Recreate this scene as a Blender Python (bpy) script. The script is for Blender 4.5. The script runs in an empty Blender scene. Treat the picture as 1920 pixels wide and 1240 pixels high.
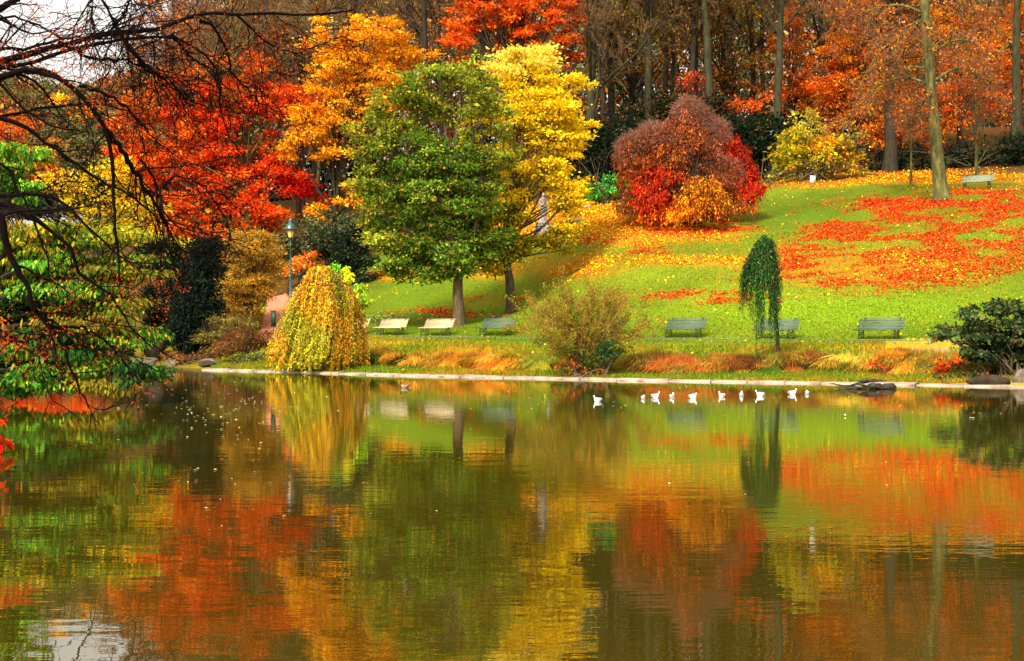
import bpy, math, random
import numpy as np
from mathutils import Vector
R = math.radians
C = bpy.context.scene.collection
sc = bpy.context.scene
random.seed(7)

# ------------------------------------------------------------ camera, sky, sun
F = 2600.0                       # focal length in photo pixels, photo 1920 x 1240
HZ = 629.0                       # row of the horizon
CH = 1.8                         # eye height above the water
cam = bpy.data.cameras.new('camera')
camo = bpy.data.objects.new('camera', cam); C.objects.link(camo)
camo.location = (0, 0, CH); camo.rotation_euler = (R(90), 0, 0)
cam.sensor_width = 36; cam.lens = 36 * F / 1920; cam.shift_y = 9 / 1920
cam.clip_start = .1; cam.clip_end = 2000
sc.camera = camo
SUN_EL, SUN_AZ = 46, 206         # azimuth clockwise from +Y (north): behind and to the left
w = bpy.data.worlds.new("World"); sc.world = w; w.use_nodes = True
nt = w.node_tree; nt.nodes.clear()
sky = nt.nodes.new('ShaderNodeTexSky'); sky.sky_type = 'NISHITA'; sky.sun_disc = False
sky.sun_elevation = R(SUN_EL); sky.sun_rotation = R(SUN_AZ)
sky.air_density = 1.6; sky.dust_density = 4.0; sky.ozone_density = 1.0
hs = nt.nodes.new('ShaderNodeHueSaturation'); hs.inputs['Saturation'].default_value = .12; hs.inputs['Value'].default_value = 1.5
bg = nt.nodes.new('ShaderNodeBackground'); bg.inputs[1].default_value = .15
ow = nt.nodes.new('ShaderNodeOutputWorld')
nt.links.new(sky.outputs[0], hs.inputs['Color']); wt = nt.nodes.new('ShaderNodeMix'); wt.data_type = 'RGBA'; wt.blend_type = 'MULTIPLY'; wt.inputs[0].default_value = 1; wt.inputs[7].default_value = (1, .94, .86, 1)
nt.links.new(hs.outputs[0], wt.inputs[6]); nt.links.new(wt.outputs[2], bg.inputs[0])
nt.links.new(bg.outputs[0], ow.inputs[0])
sl = bpy.data.lights.new('sun', 'SUN'); sl.energy = 4.5; sl.angle = R(10); sl.color = (1, .89, .70)
so = bpy.data.objects.new('sun', sl); C.objects.link(so)
az, el = R(SUN_AZ), R(SUN_EL)
sd = Vector((math.sin(az) * math.cos(el), math.cos(az) * math.cos(el), math.sin(el)))
so.rotation_euler = sd.to_track_quat('Z', 'Y').to_euler(); so.location = (0, -20, 60)
sc.view_settings.view_transform = 'Standard'; sc.view_settings.look = 'None'
sc.view_settings.exposure = .5; sc.view_settings.gamma = 1
sc.cycles.max_bounces = 6; sc.cycles.diffuse_bounces = 2; sc.cycles.glossy_bounces = 3
sc.cycles.transmission_bounces = 3; sc.cycles.transparent_max_bounces = 4
sc.cycles.sample_clamp_indirect = 6

# ------------------------------------------------------------ materials
def lin(c):
    c = np.asarray(c, float) / 255.0
    return np.where(c <= .04045, c / 12.92, ((c + .055) / 1.055) ** 2.4)

def newmat(name):
    m = bpy.data.materials.new(name); m.use_nodes = True
    n = m.node_tree.nodes; b = n['Principled BSDF']
    return m, n, m.node_tree.links, b

def mat_noise(name, c1, c2, scale=4, rough=.75, bump=.02, c3=None, stretch=(1, 1, 1), spec=.3, detail=6, metal=0):
    m, n, l, b = newmat(name)
    tc = n.new('ShaderNodeTexCoord'); mp = n.new('ShaderNodeMapping'); mp.inputs['Scale'].default_value = stretch
    nz = n.new('ShaderNodeTexNoise'); nz.inputs['Scale'].default_value = scale; nz.inputs['Detail'].default_value = detail
    nz.inputs['Roughness'].default_value = .65
    cr = n.new('ShaderNodeValToRGB'); e = cr.color_ramp.elements
    e[0].position = .32; e[1].position = .68
    e[0].color = (*lin(c1), 1); e[1].color = (*lin(c2), 1)
    if c3 is not None:
        q = e.new(.5); q.color = (*lin(c3), 1)
    l.new(tc.outputs['Object'], mp.inputs[0]); l.new(mp.outputs[0], nz.inputs[0]); l.new(nz.outputs[0], cr.inputs[0])
    l.new(cr.outputs[0], b.inputs['Base Color'])
    if bump:
        bp = n.new('ShaderNodeBump'); bp.inputs['Strength'].default_value = .6; bp.inputs['Distance'].default_value = bump
        l.new(nz.outputs[0], bp.inputs['Height']); l.new(bp.outputs[0], b.inputs['Normal'])
    b.inputs['Roughness'].default_value = rough; b.inputs['Specular IOR Level'].default_value = spec
    b.inputs['Metallic'].default_value = metal
    return m

def mat_leaf(name, trans=.35, rough=.8):
    m, n, l, b = newmat(name)
    a = n.new('ShaderNodeAttribute'); a.attribute_name = 'col'
    b.inputs['Roughness'].default_value = rough; b.inputs['Specular IOR Level'].default_value = .1
    l.new(a.outputs['Color'], b.inputs['Base Color'])
    if trans:
        t = n.new('ShaderNodeBsdfTranslucent'); mx = n.new('ShaderNodeMixShader'); mx.inputs[0].default_value = trans
        l.new(a.outputs['Color'], t.inputs[0])
        o = n['Material Output']
        l.new(b.outputs[0], mx.inputs[1]); l.new(t.outputs[0], mx.inputs[2]); l.new(mx.outputs[0], o.inputs[0])
    return m

LEAF = mat_leaf('leaf', .42)
DRYLEAF = mat_leaf('dry_leaf', .1, .7)
PAINTED = mat_leaf('feather', 0, .7)
BARK = mat_noise('bark_brown', (48, 38, 26), (98, 84, 58), 9, .9, .04, stretch=(1, 1, .25))
BARKG = mat_noise('bark_mossy', (46, 48, 22), (118, 112, 60), 5, .9, .04, c3=(80, 78, 38), stretch=(1, 1, .3))
BARKD = mat_noise('bark_dark', (26, 21, 14), (58, 49, 32), 6, .9, .04, stretch=(1, 1, .3))
BARKO = mat_noise('bark_olive', (28, 27, 14), (64, 60, 34), 4, .9, .04, stretch=(1, 1, .3))
TWIG = mat_noise('twig_brown', (88, 66, 42), (132, 102, 66), 2, .9, 0)
TWIGR = mat_noise('twig_russet', (88, 58, 38), (128, 88, 58), 2, .9, 0)
TWIGD = mat_noise('twig_black', (8, 4, 3), (22, 10, 7), 3, .95, .003, spec=.08)
STONE = mat_noise('pale_stone', (92, 78, 62), (176, 156, 138), 1.6, .8, .02, c3=(150, 132, 116), stretch=(1, 1, 5))
ROCK = mat_noise('rock', (58, 50, 42), (124, 110, 98), 2.5, .85, .06)
STATUE = mat_noise('statue_stone', (104, 92, 84), (168, 154, 146), 5, .85, .02)
SHEENW = mat_noise('green_wood_sheen', (170, 154, 118), (200, 186, 152), 3, .6, .004, stretch=(.3, 4, 4))  # sunlight sheen on the green bench slats, painted as a cream colour
GREENW = mat_noise('green_wood', (62, 78, 68), (92, 110, 96), 3, .5, .004, stretch=(.3, 4, 4))
PALEW = mat_noise('pale_wood', (126, 142, 124), (158, 172, 152), 3, .5, .004, stretch=(.3, 4, 4))
IRON = mat_noise('cast_iron', (22, 34, 28), (40, 58, 48), 12, .5, .002)
LAMPG = mat_noise('lamp_green', (18, 56, 58), (40, 92, 92), 8, .35, .002, spec=.5)
GLASS = mat_noise('glass_backdrop_glow', (214, 150, 70), (244, 196, 120), 4, .3, 0)  # warm glow of the background through the glass, painted as opaque colour
SIGNG = mat_noise('sign_green', (10, 40, 22), (22, 58, 34), 6, .5, 0)
RAILM = mat_noise('rail_metal', (66, 68, 58), (118, 120, 104), 6, .8, .002)
DRIFT = mat_noise('wet_wood', (18, 16, 12), (52, 46, 34), 8, .55, .01, stretch=(.2, 3, 3))
PINK = mat_noise('pink_gravel', (166, 92, 66), (204, 130, 98), 2.5, .9, .01, c3=(186, 110, 80))
SAND = mat_noise('sand_path', (138, 104, 62), (176, 140, 94), 2.5, .9, .01)
WHITE = mat_noise('white_board', (216, 212, 200), (238, 234, 224), 5, .6, 0)
BAG = mat_noise('green_bag', (100, 180, 130), (190, 220, 190), 9, .4, .01)

# ------------------------------------------------------------ object helpers
def mk(name, V, faces, mat, parent=None, col=None, smooth=False):
    V = np.asarray(V, np.float32); me = bpy.data.meshes.new(name)
    faces = [np.asarray(f, np.int32) for f in faces if len(f)]
    me.vertices.add(len(V)); me.vertices.foreach_set('co', V.ravel())
    nl = sum(f.size for f in faces); nf = sum(len(f) for f in faces)
    me.loops.add(nl); me.polygons.add(nf)
    me.loops.foreach_set('vertex_index', np.concatenate([f.ravel() for f in faces]))
    tot = np.concatenate([np.full(len(f), f.shape[1], np.int32) for f in faces])
    st = np.concatenate([[0], np.cumsum(tot)[:-1]]).astype(np.int32)
    me.polygons.foreach_set('loop_start', st); me.polygons.foreach_set('loop_total', tot)
    if smooth: me.polygons.foreach_set('use_smooth', np.ones(nf, bool))
    if col is not None:
        a = me.color_attributes.new('col', 'FLOAT_COLOR', 'POINT')
        cc = np.ones((len(V), 4), np.float32); cc[:, :3] = col
        a.data.foreach_set('color', cc.ravel())
    me.materials.append(mat); me.update(calc_edges=True); me.validate()
    o = bpy.data.objects.new(name, me); C.objects.link(o)
    if parent is not None: o.parent = parent
    return o

def tag(o, label=None, cat=None, group=None, kind=None):
    if label: o['label'] = label
    if cat: o['category'] = cat
    if group: o['group'] = group
    if kind: o['kind'] = kind
    return o

def thing(name, label, cat, loc=(0, 0, 0), rz=0, group=None):
    o = bpy.data.objects.new(name, None); C.objects.link(o)
    o.location = loc; o.rotation_euler = (0, 0, rz); o.empty_display_size = .2
    return tag(o, label, cat, group)

def dup(root, loc, rz, label, group=None, scale=1):
    r = root.copy(); C.objects.link(r); r.location = loc; r.rotation_euler = (0, 0, rz)
    r.scale = (scale,) * 3 if np.isscalar(scale) else scale
    r['label'] = label
    if group: r['group'] = group
    for ch in list(root.children):
        c = ch.copy(); C.objects.link(c); c.parent = r
        for g in ch.children:
            d = g.copy(); C.objects.link(d); d.parent = c
    return r

class Geo:
    def __init__(s): s.V = []; s.F = {}; s.n = 0; s.C = []
    def add(s, V, F, col=None):
        V = np.asarray(V, float).reshape(-1, 3)
        for f in F:
            f = np.asarray(f, int)
            if len(f): s.F.setdefault(f.shape[1], []).append(f + s.n)
        s.V.append(V); s.n += len(V)
        if col is not None: s.C.append(np.broadcast_to(np.asarray(col, float), (len(V), 3)))
        return s
    def box(s, c, d, rz=0, rx=0, col=None):
        v = np.array([(x, y, z) for x in (-.5, .5) for y in (-.5, .5) for z in (-.5, .5)]) * np.array(d)
        if rx: v = v @ np.array([[1, 0, 0], [0, math.cos(rx), math.sin(rx)], [0, -math.sin(rx), math.cos(rx)]])
        if rz: v = v @ np.array([[math.cos(rz), math.sin(rz), 0], [-math.sin(rz), math.cos(rz), 0], [0, 0, 1]])
        return s.add(v + np.array(c), [[(0, 1, 3, 2), (4, 6, 7, 5), (0, 4, 5, 1), (2, 3, 7, 6), (0, 2, 6, 4), (1, 5, 7, 3)]], col)
    def tube(s, P, r, k=8, col=None):
        P = np.asarray(P, float)[None]; r = np.broadcast_to(np.asarray(r, float), (P.shape[1],))[None]
        V, F = tubes(P, r, k); s.add(V, F, col)
        a = np.arange(k)[::-1]; b = np.arange(k) + (P.shape[1] - 1) * k
        s.F.setdefault(k, []).append(np.array([a]) + s.n - len(V)); s.F.setdefault(k, []).append(np.array([b]) + s.n - len(V))
        return s
    def lathe(s, prof, c=(0, 0, 0), k=16, col=None):
        prof = np.asarray(prof, float); a = np.linspace(0, 2 * math.pi, k, endpoint=False)
        V = np.stack([np.outer(prof[:, 0], np.cos(a)), np.outer(prof[:, 0], np.sin(a)), np.repeat(prof[:, 1:2], k, 1)], -1).reshape(-1, 3) + np.array(c)
        i = np.arange(len(prof) - 1)[:, None] * k + np.arange(k)[None]; j = np.arange(len(prof) - 1)[:, None] * k + (np.arange(k)[None] + 1) % k
        return s.add(V, [np.stack([i, j, j + k, i + k], -1).reshape(-1, 4)], col)
    def build(s, name, mat, parent=None, smooth=False):
        return mk(name, np.concatenate(s.V), [np.concatenate(f) for f in s.F.values()], mat, parent, np.concatenate(s.C) if s.C else None, smooth)

def norm(a): return a / np.maximum(np.linalg.norm(a, axis=-1, keepdims=True), 1e-9)

def tubes(P, Rr, k=4):
    """P (B,n,3) Rr (B,n) -> verts, quads"""
    B, n, _ = P.shape
    T = np.empty_like(P); T[:, 1:-1] = P[:, 2:] - P[:, :-2]; T[:, 0] = P[:, 1] - P[:, 0]; T[:, -1] = P[:, -1] - P[:, -2]
    T = norm(T); m = norm(P[:, -1] - P[:, 0])
    ref = np.where(np.abs(m[:, 2:3]) > .75, np.array([[1., 0, 0]]), np.array([[0, 0, 1.]]))[:, None]
    u = norm(np.cross(T, ref)); v = np.cross(T, u)
    a = np.arange(k) * 2 * math.pi / k
    V = P[:, :, None] + Rr[:, :, None, None] * (np.cos(a)[None, None, :, None] * u[:, :, None] + np.sin(a)[None, None, :, None] * v[:, :, None])
    b = (np.arange(B) * n * k)[:, None, None]; i = (np.arange(n - 1) * k)[None, :, None]; j = np.arange(k)[None, None]; j2 = (j + 1) % k
    Fq = np.stack([b + i + j, b + i + j2, b + i + k + j2, b + i + k + j], -1).reshape(-1, 4)
    return V.reshape(-1, 3), [Fq]

def spawn(P, Rr, k, t0, t1, ang, L, n, up, wob, rf, rng, tip=.35, taper=.5):
    B, m, _ = P.shape
    idx = np.repeat(np.arange(B), k); N = len(idx)
    t = rng.uniform(t0, t1, N) * (m - 1); i = np.minimum(t.astype(int), m - 2); f = (t - i)[:, None]
    p = P[idx, i] * (1 - f) + P[idx, i + 1] * f; r = Rr[idx, i] * (1 - f[:, 0]) + Rr[idx, i + 1] * f[:, 0]
    tan = norm(P[idx, i + 1] - P[idx, i]); q = rng.normal(size=(N, 3)); q = norm(q - (q * tan).sum(1, keepdims=True) * tan)
    an = np.radians(rng.uniform(ang[0], ang[1], N))[:, None]
    d = norm(np.cos(an) * tan + np.sin(an) * q)
    LL = rng.uniform(L[0], L[1], N) * (1 - taper * t / (m - 1)); st = LL / (n - 1)
    out = np.empty((N, n, 3)); out[:, 0] = p
    for s in range(1, n):
        d = norm(d + rng.normal(size=(N, 3)) * wob + np.array([0, 0, up]))
        out[:, s] = out[:, s - 1] + d * st[:, None]
    rr = (r * rf)[:, None] * np.linspace(1, tip, n)[None]
    return out, rr

def pick(pal, N, rng, jit=.16):
    pal = np.asarray(pal, float); wts = pal[:, 3] / pal[:, 3].sum()
    c = lin(pal[:, :3])[rng.choice(len(pal), N, p=wts)]
    return np.clip(c * np.exp(rng.normal(size=(N, 1)) * jit) * np.exp(rng.normal(size=(N, 3)) * jit * .3), 0, .95)

def leafgeo(c, d, nrm, L, W, col, six=False):
    """leaf blades: c base, d long axis, nrm face normal"""
    d = norm(d); s = norm(np.cross(d, nrm)); nn = np.cross(s, d); L = np.asarray(L)[:, None]; W = np.asarray(W)[:, None]; N = len(c)
    if not six:
        V = np.stack([c, c + d * L * .5 + s * W * .5 + nn * W * .12, c + d * L, c + d * L * .5 - s * W * .5 + nn * W * .12], 1)
        Fc = np.arange(N * 4).reshape(-1, 4); return V.reshape(-1, 3), [Fc], np.repeat(col, 4, 0)
    V = np.stack([c, c + d * L * .3 + s * W * .45 - nn * W * .1, c + d * L * .62 + s * W * .36 - nn * W * .16, c + d * L - nn * L * .25,
                  c + d * L * .62 - s * W * .36 - nn * W * .16, c + d * L * .3 - s * W * .45 - nn * W * .1], 1)
    b = np.arange(N)[:, None] * 6
    return V.reshape(-1, 3), [np.concatenate([b + np.array([[0, 1, 2, 3]]), b + np.array([[0, 3, 4, 5]])])], np.repeat(col, 6, 0)

def vnoise(x, y, s, seed=0):
    x = np.asarray(x, float) / s + 100.3 + seed * 17.1; y = np.asarray(y, float) / s + 57.7 + seed * 9.3
    xi = np.floor(x).astype(int); yi = np.floor(y).astype(int); fx = x - xi; fy = y - yi
    fx = fx * fx * (3 - 2 * fx); fy = fy * fy * (3 - 2 * fy)
    h = lambda a, b: (np.sin(a * 127.1 + b * 311.7 + seed * 74.7) * 43758.5453) % 1.0
    return (h(xi, yi) * (1 - fx) + h(xi + 1, yi) * fx) * (1 - fy) + (h(xi, yi + 1) * (1 - fx) + h(xi + 1, yi + 1) * fx) * fy
def fbm(x, y, s, o=4, seed=0):
    return sum(vnoise(x, y, s / 2 ** i, seed + i) * .5 ** (i + 1) for i in range(o)) / (1 - .5 ** o)
def ss(a, b, x):
    t = np.clip((x - a) / (b - a), 0, 1); return t * t * (3 - 2 * t)

# ------------------------------------------------------------ terrain
def wpt(px, D, py=None):         # a surveyed bearing and distance -> world position
    X = (px - 960) * D / F
    return (X, D) if py is None else (X, D, CH + (HZ - py) * D / F)
CP = [(1647, 636, 62), (1282, 634, 68), (1053, 633, 72.5), (845, 630, 77), (720, 628, 80), (1464, 636, 65), (1850, 637, 59),
      (1900, 560, 72), (1830, 500, 75), (1832, 357, 95), (1765, 372, 91), (1920, 316, 110), (1700, 328, 109), (1430, 352, 105), (1430, 500, 79), (1550, 440, 86),
      (1290, 432, 90), (1180, 405, 94), (1380, 405, 96), (1290, 385, 108), (1100, 510, 84), (1100, 386, 104), (1000, 392, 108), (960, 597, 86), (1020, 447, 97), (960, 480, 95),
      (860, 609, 81), (860, 480, 98), (850, 440, 108), (700, 598, 86), (700, 545, 95), (725, 518, 101), (620, 520, 104), (600, 590, 88), (545, 557, 95), (500, 610, 84), (515, 655, 72.5),
      (430, 625, 84), (350, 655, 79), (350, 600, 95), (420, 520, 112), (200, 670, 80), (60, 650, 84), (100, 600, 98), (100, 520, 120), (300, 480, 125),
      (1500, 255, 150), (1900, 240, 150), (1100, 290, 145), (700, 350, 145), (250, 400, 150), (-300, 560, 110), (-300, 600, 90)]
cp = [wpt(a, D, b) for a, b, D in CP]
cp += [(-16, 33, .9), (-26, 32, 1.2), (-13, 18, .8), (-24, 16, 1.4), (-32, 52, 1.5), (0, -3, .5), (-20, -6, .9), (20, -6, .9), (30, 45, 1.7), (26, 55, 1.9), (42, 60, 6), (48, 80, 11), (60, 45, 4),
       (0, 200, 15), (60, 190, 17), (-60, 190, 12), (-90, 100, 7), (-70, 70, 4), (90, 100, 15), (120, 160, 17), (-120, 160, 12)]
cp = np.array(cp); cx, cy, cz = cp.T
def _phi(dx, dy): return np.sqrt(dx * dx + dy * dy + 9.0)
_A = _phi(cx[:, None] - cx, cy[:, None] - cy); n_ = len(cx)
_M = np.zeros((n_ + 1, n_ + 1)); _M[:n_, :n_] = _A + np.eye(n_) * -.4; _M[:n_, n_] = 1; _M[n_, :n_] = 1
_w = np.linalg.solve(_M, np.append(cz, 0))
SHORE = np.array([(-60, -2), (-14, 1), (0, 2.2), (16, 1), (70, 0), (70, 30), (45, 36), (30, 40.5), (22, 45), (14.3, 50.3), (5.1, 55), (-4.7, 61.6), (-10.5, 67.2), (-15.8, 72),
                  (-19, 76.5), (-24, 78.5), (-34, 77), (-48, 72), (-50, 62), (-34, 50), (-19, 41), (-15.2, 35), (-13.2, 28), (-10.2, 20), (-10.5, 12), (-20, 6), (-60, 5)])
def sdist(x, y):
    x = np.asarray(x, float); y = np.asarray(y, float); sh = x.shape; x = x.ravel(); y = y.ravel()
    d = np.full(x.shape, 1e9); ins = np.zeros(x.shape, bool)
    for i in range(len(SHORE)):
        ax, ay = SHORE[i]; bx, by = SHORE[(i + 1) % len(SHORE)]; ex, ey = bx - ax, by - ay
        t = np.clip(((x - ax) * ex + (y - ay) * ey) / (ex * ex + ey * ey), 0, 1)
        d = np.minimum(d, np.hypot(x - ax - t * ex, y - ay - t * ey))
        c = (ay > y) != (by > y)
        with np.errstate(divide='ignore', invalid='ignore'): ins ^= c & (x < (bx - ax) * (y - ay) / (by - ay + 1e-12) + ax)
    return np.where(ins, -d, d).reshape(sh)
def ground(x, y):
    x = np.asarray(x, float); y = np.asarray(y, float); sh = x.shape; x = x.ravel(); y = y.ravel()
    Hh = np.empty(len(x))
    for a in range(0, len(x), 20000):
        b = slice(a, a + 20000); Hh[b] = _phi(x[b, None] - cx, y[b, None] - cy) @ _w[:n_] + _w[n_]
    far = ss(150, 330, np.hypot(x, y - 60)); Hh = Hh * (1 - far) + 15 * far
    Hh = np.maximum(Hh, .35)
    d = sdist(x, y); led = 2.6 * (vnoise(x, y, 3.4, 3) - .5) + 1.2 * (vnoise(x, y, 1.1, 5) - .5)
    dd = d + led * ss(1.5, 4, d) * (1 - ss(8, 10, d))
    pr = np.interp(dd, [0, .6, 3.9, 4.35, 4.9, 8, 11, 12.8], [.03, .10, .50, .95, 1.12, 1.33, 1.55, 1.66])
    pr = pr + (vnoise(x, y, 1.4, 8) - .5) * .12 * ss(1, 2, d) * (1 - ss(8.5, 10, d))
    k = ss(8.5, 13, d); z = pr * np.clip(Hh / 1.6, .35, 1.1) * (1 - k) + Hh * k
    z = z + (fbm(x, y, 7, 3, 2) - .5) * .35 * ss(14, 22, d)
    z = np.where(d < 0, np.maximum(.06 + d * .5, -1.4), z)
    return z.reshape(sh)
def G(x, y): return float(ground(np.array([x]), np.array([y]))[0])
def at(px, D, dz=0):
    X, Y = wpt(px, D); return (X, Y, G(X, Y) + dz)
def zrow(py, D): return CH + (HZ - py) * D / F

def axis(a, b, st, o1, o2):
    c = np.arange(a, b + .01, st); l = [a]; s = st
    while l[0] > o1: s *= 1.35; l.insert(0, max(l[0] - s, o1))
    r = [c[-1]]; s = st
    while r[-1] < o2: s *= 1.35; r.append(min(r[-1] + s, o2))
    return np.concatenate([l[:-1], c, r[1:]])
gx = axis(-46, 50, .42, -700, 700); gy = axis(46, 116, .36, -300, 900)
GX, GY = np.meshgrid(gx, gy, indexing='ij'); GZ = ground(GX, GY)
def proj(x, y, z): return 960 + F * x / np.maximum(y, 1), HZ - (z - CH) * F / np.maximum(y, 1)
def blob(px, py, cx_, cy_, rx, ry): return np.exp(-(((px - cx_) / rx) ** 2 + ((py - cy_) / ry) ** 2) ** 1.5)
def litter(x, y, z):
    """how thick the fallen leaves lie (red, orange) at each spot of the slope"""
    px, py = proj(x, y, z)
    red = np.zeros_like(x)
    for b in [(1690, 430, 160, 44), (1850, 400, 120, 44), (1600, 440, 90, 30), (1560, 480, 110, 26), (1640, 515, 200, 28), (1830, 480, 130, 40), (1530, 525, 110, 14), (1300, 558, 140, 12), (1740, 385, 150, 20), (1900, 450, 60, 50), (1480, 500, 70, 16),
              (930, 560, 60, 10), (1150, 450, 70, 12), (1240, 470, 90, 8), (820, 590, 70, 10), (1290, 425, 110, 18)]:
        red = np.maximum(red, blob(px, py, *b))
    org = np.zeros_like(x)
    for b in [(1120, 412, 150, 36), (1010, 430, 120, 30), (1200, 445, 110, 20), (1700, 333, 320, 13), (1500, 345, 120, 8), (740, 515, 60, 14), (1080, 500, 120, 28), (1620, 500, 260, 40), (930, 505, 80, 20),
              (1280, 440, 140, 22), (1320, 490, 160, 12)]:
        org = np.maximum(org, blob(px, py, *b))
    return red, org
red, org = litter(GX, GY, GZ); dS = sdist(GX, GY)
woods = np.maximum(ss(0, 6, GY - (108 - 5 * ss(0, 20, GX) - 4 * ss(0, 30, -GX))), ss(95, 100, GY) * ss(-8, -16, GX))
n1 = fbm(GX, GY, 3.0, 4, 1); n2 = fbm(GX, GY, 9, 3, 4); n3 = vnoise(GX, GY, .8, 6)
big = fbm(GX, GY, 16, 4, 17)[..., None]
grass = lin((82, 116, 16)) * (1 - n2[..., None]) + lin((140, 150, 34)) * n2[..., None]
grass = grass * (.52 + .55 * n1[..., None]) * (.7 + .6 * big)
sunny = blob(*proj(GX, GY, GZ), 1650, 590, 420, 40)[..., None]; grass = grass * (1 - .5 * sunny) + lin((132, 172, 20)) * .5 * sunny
ko = np.clip(org * 1.3 * ss(.25, .65, fbm(GX, GY, 2.2, 3, 9) * .7 + org * .4), 0, 1)[..., None]
kr = np.clip(red * 1.2 * ss(.38, .6, fbm(GX, GY, 1.8, 3, 12) * .8 + red * .25), 0, 1)[..., None]
col = grass * (1 - ko * .5) + lin((200, 120, 30)) * ko * .5
col = col * (1 - kr * .25) + lin((180, 70, 20)) * kr * .25
bk = (ss(0, .8, dS) * (1 - ss(9.5, 11.5, dS)) * (GY > 40))[..., None]
bankc = lin((150, 158, 30)) * (1 - n1[..., None]) + lin((206, 150, 34)) * n1[..., None]
ledge_shade = (np.exp(-((dS + 2.6 * (vnoise(GX, GY, 3.4, 3) - .5) + 1.2 * (vnoise(GX, GY, 1.1, 5) - .5) - 4.3) / .6) ** 2))[..., None]
ledge_shade = np.clip(ledge_shade * 1.25, 0, 1); bankc = bankc * (1 - .7 * ledge_shade) + lin((52, 38, 16)) * .7 * ledge_shade  # shade of the recess under the scarp painted into the bank colour
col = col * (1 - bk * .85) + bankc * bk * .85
wd = woods[..., None]; woodc = lin((104, 62, 24)) * (1 - n1[..., None]) + lin((66, 54, 26)) * n1[..., None]
col = col * (1 - wd) + woodc * wd
mud = ((dS < .15) * 1.0)[..., None]; col = col * (1 - mud) + lin((70, 62, 30)) * mud
left = ss(-14, -19, GX)[..., None] * ((GY > 60) * 1.0)[..., None]; col = col * (1 - left * .7) + lin((84, 64, 28)) * left * .7
V = np.stack([GX, GY, GZ], -1).reshape(-1, 3); nx, ny = GX.shape
ii = (np.arange(nx - 1)[:, None] * ny + np.arange(ny - 1)[None]).ravel()
m, n, l, b = newmat('grass_ground')
a = n.new('ShaderNodeAttribute'); a.attribute_name = 'col'; tc = n.new('ShaderNodeTexCoord')
nz = n.new('ShaderNodeTexNoise'); nz.inputs['Scale'].default_value = 5; nz.inputs['Detail'].default_value = 8; nz.inputs['Roughness'].default_value = .75
cr = n.new('ShaderNodeValToRGB'); cr.color_ramp.elements[0].position = .3; cr.color_ramp.elements[0].color = (.45, .5, .3, 1)
cr.color_ramp.elements[1].position = .72; cr.color_ramp.elements[1].color = (1.25, 1.2, 1.1, 1)
mx = n.new('ShaderNodeMix'); mx.data_type = 'RGBA'; mx.blend_type = 'MULTIPLY'; mx.inputs[0].default_value = 1
bp = n.new('ShaderNodeBump'); bp.inputs['Distance'].default_value = .12; bp.inputs['Strength'].default_value = .7
l.new(tc.outputs['Object'], nz.inputs[0]); l.new(nz.outputs[0], cr.inputs[0]); l.new(a.outputs['Color'], mx.inputs[6]); l.new(cr.outputs[0], mx.inputs[7])
l.new(mx.outputs[2], b.inputs['Base Color']); l.new(nz.outputs[0], bp.inputs['Height']); l.new(bp.outputs[0], b.inputs['Normal'])
b.inputs['Roughness'].default_value = .95; b.inputs['Specular IOR Level'].default_value = .1
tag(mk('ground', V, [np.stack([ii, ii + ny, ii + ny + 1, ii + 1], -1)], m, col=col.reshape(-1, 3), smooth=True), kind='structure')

# ------------------------------------------------------------ water
m, n, l, b = newmat('pond_water')
b.inputs['Base Color'].default_value = (.034, .026, .002, 1); b.inputs['Roughness'].default_value = .004; b.inputs['IOR'].default_value = 3.0
b.inputs['Specular Tint'].default_value = (1, .96, .82, 1)
tc = n.new('ShaderNodeTexCoord')
def wn(scale, st, det=2, rough=.5):
    mp = n.new('ShaderNodeMapping'); mp.inputs['Scale'].default_value = st
    z = n.new('ShaderNodeTexNoise'); z.inputs['Scale'].default_value = scale; z.inputs['Detail'].default_value = det; z.inputs['Roughness'].default_value = rough
    l.new(tc.outputs['Object'], mp.inputs[0]); l.new(mp.outputs[0], z.inputs[0]); return z.outputs[0]
f1 = wn(2.2, (.45, 1, 1), 3); f2 = wn(11, (.35, 1, 1), 2); pm = wn(.10, (.5, 1, 1), 3)
rp = n.new('ShaderNodeMapRange'); rp.inputs[1].default_value = .42; rp.inputs[2].default_value = .62; rp.inputs[3].default_value = .15; rp.inputs[4].default_value = 2.2
l.new(pm, rp.inputs[0])
def mth(op, x, y):
    q = n.new('ShaderNodeMath'); q.operation = op
    for i, v in enumerate((x, y)):
        if isinstance(v, (int, float)): q.inputs[i].default_value = v
        else: l.new(v, q.inputs[i])
    return q.outputs[0]
h = mth('ADD', mth('MULTIPLY', f1, 1.0), mth('MULTIPLY', mth('MULTIPLY', f2, rp.outputs[0]), .22))
bp = n.new('ShaderNodeBump'); bp.inputs['Strength'].default_value = 1; bp.inputs['Distance'].default_value = .0023
l.new(h, bp.inputs['Height']); l.new(bp.outputs[0], b.inputs['Normal'])
tag(mk('pond_water', [(-75, -6, 0), (75, -6, 0), (75, 84, 0), (-75, 84, 0)], [[(0, 1, 2, 3)]], m), kind='structure')

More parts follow.
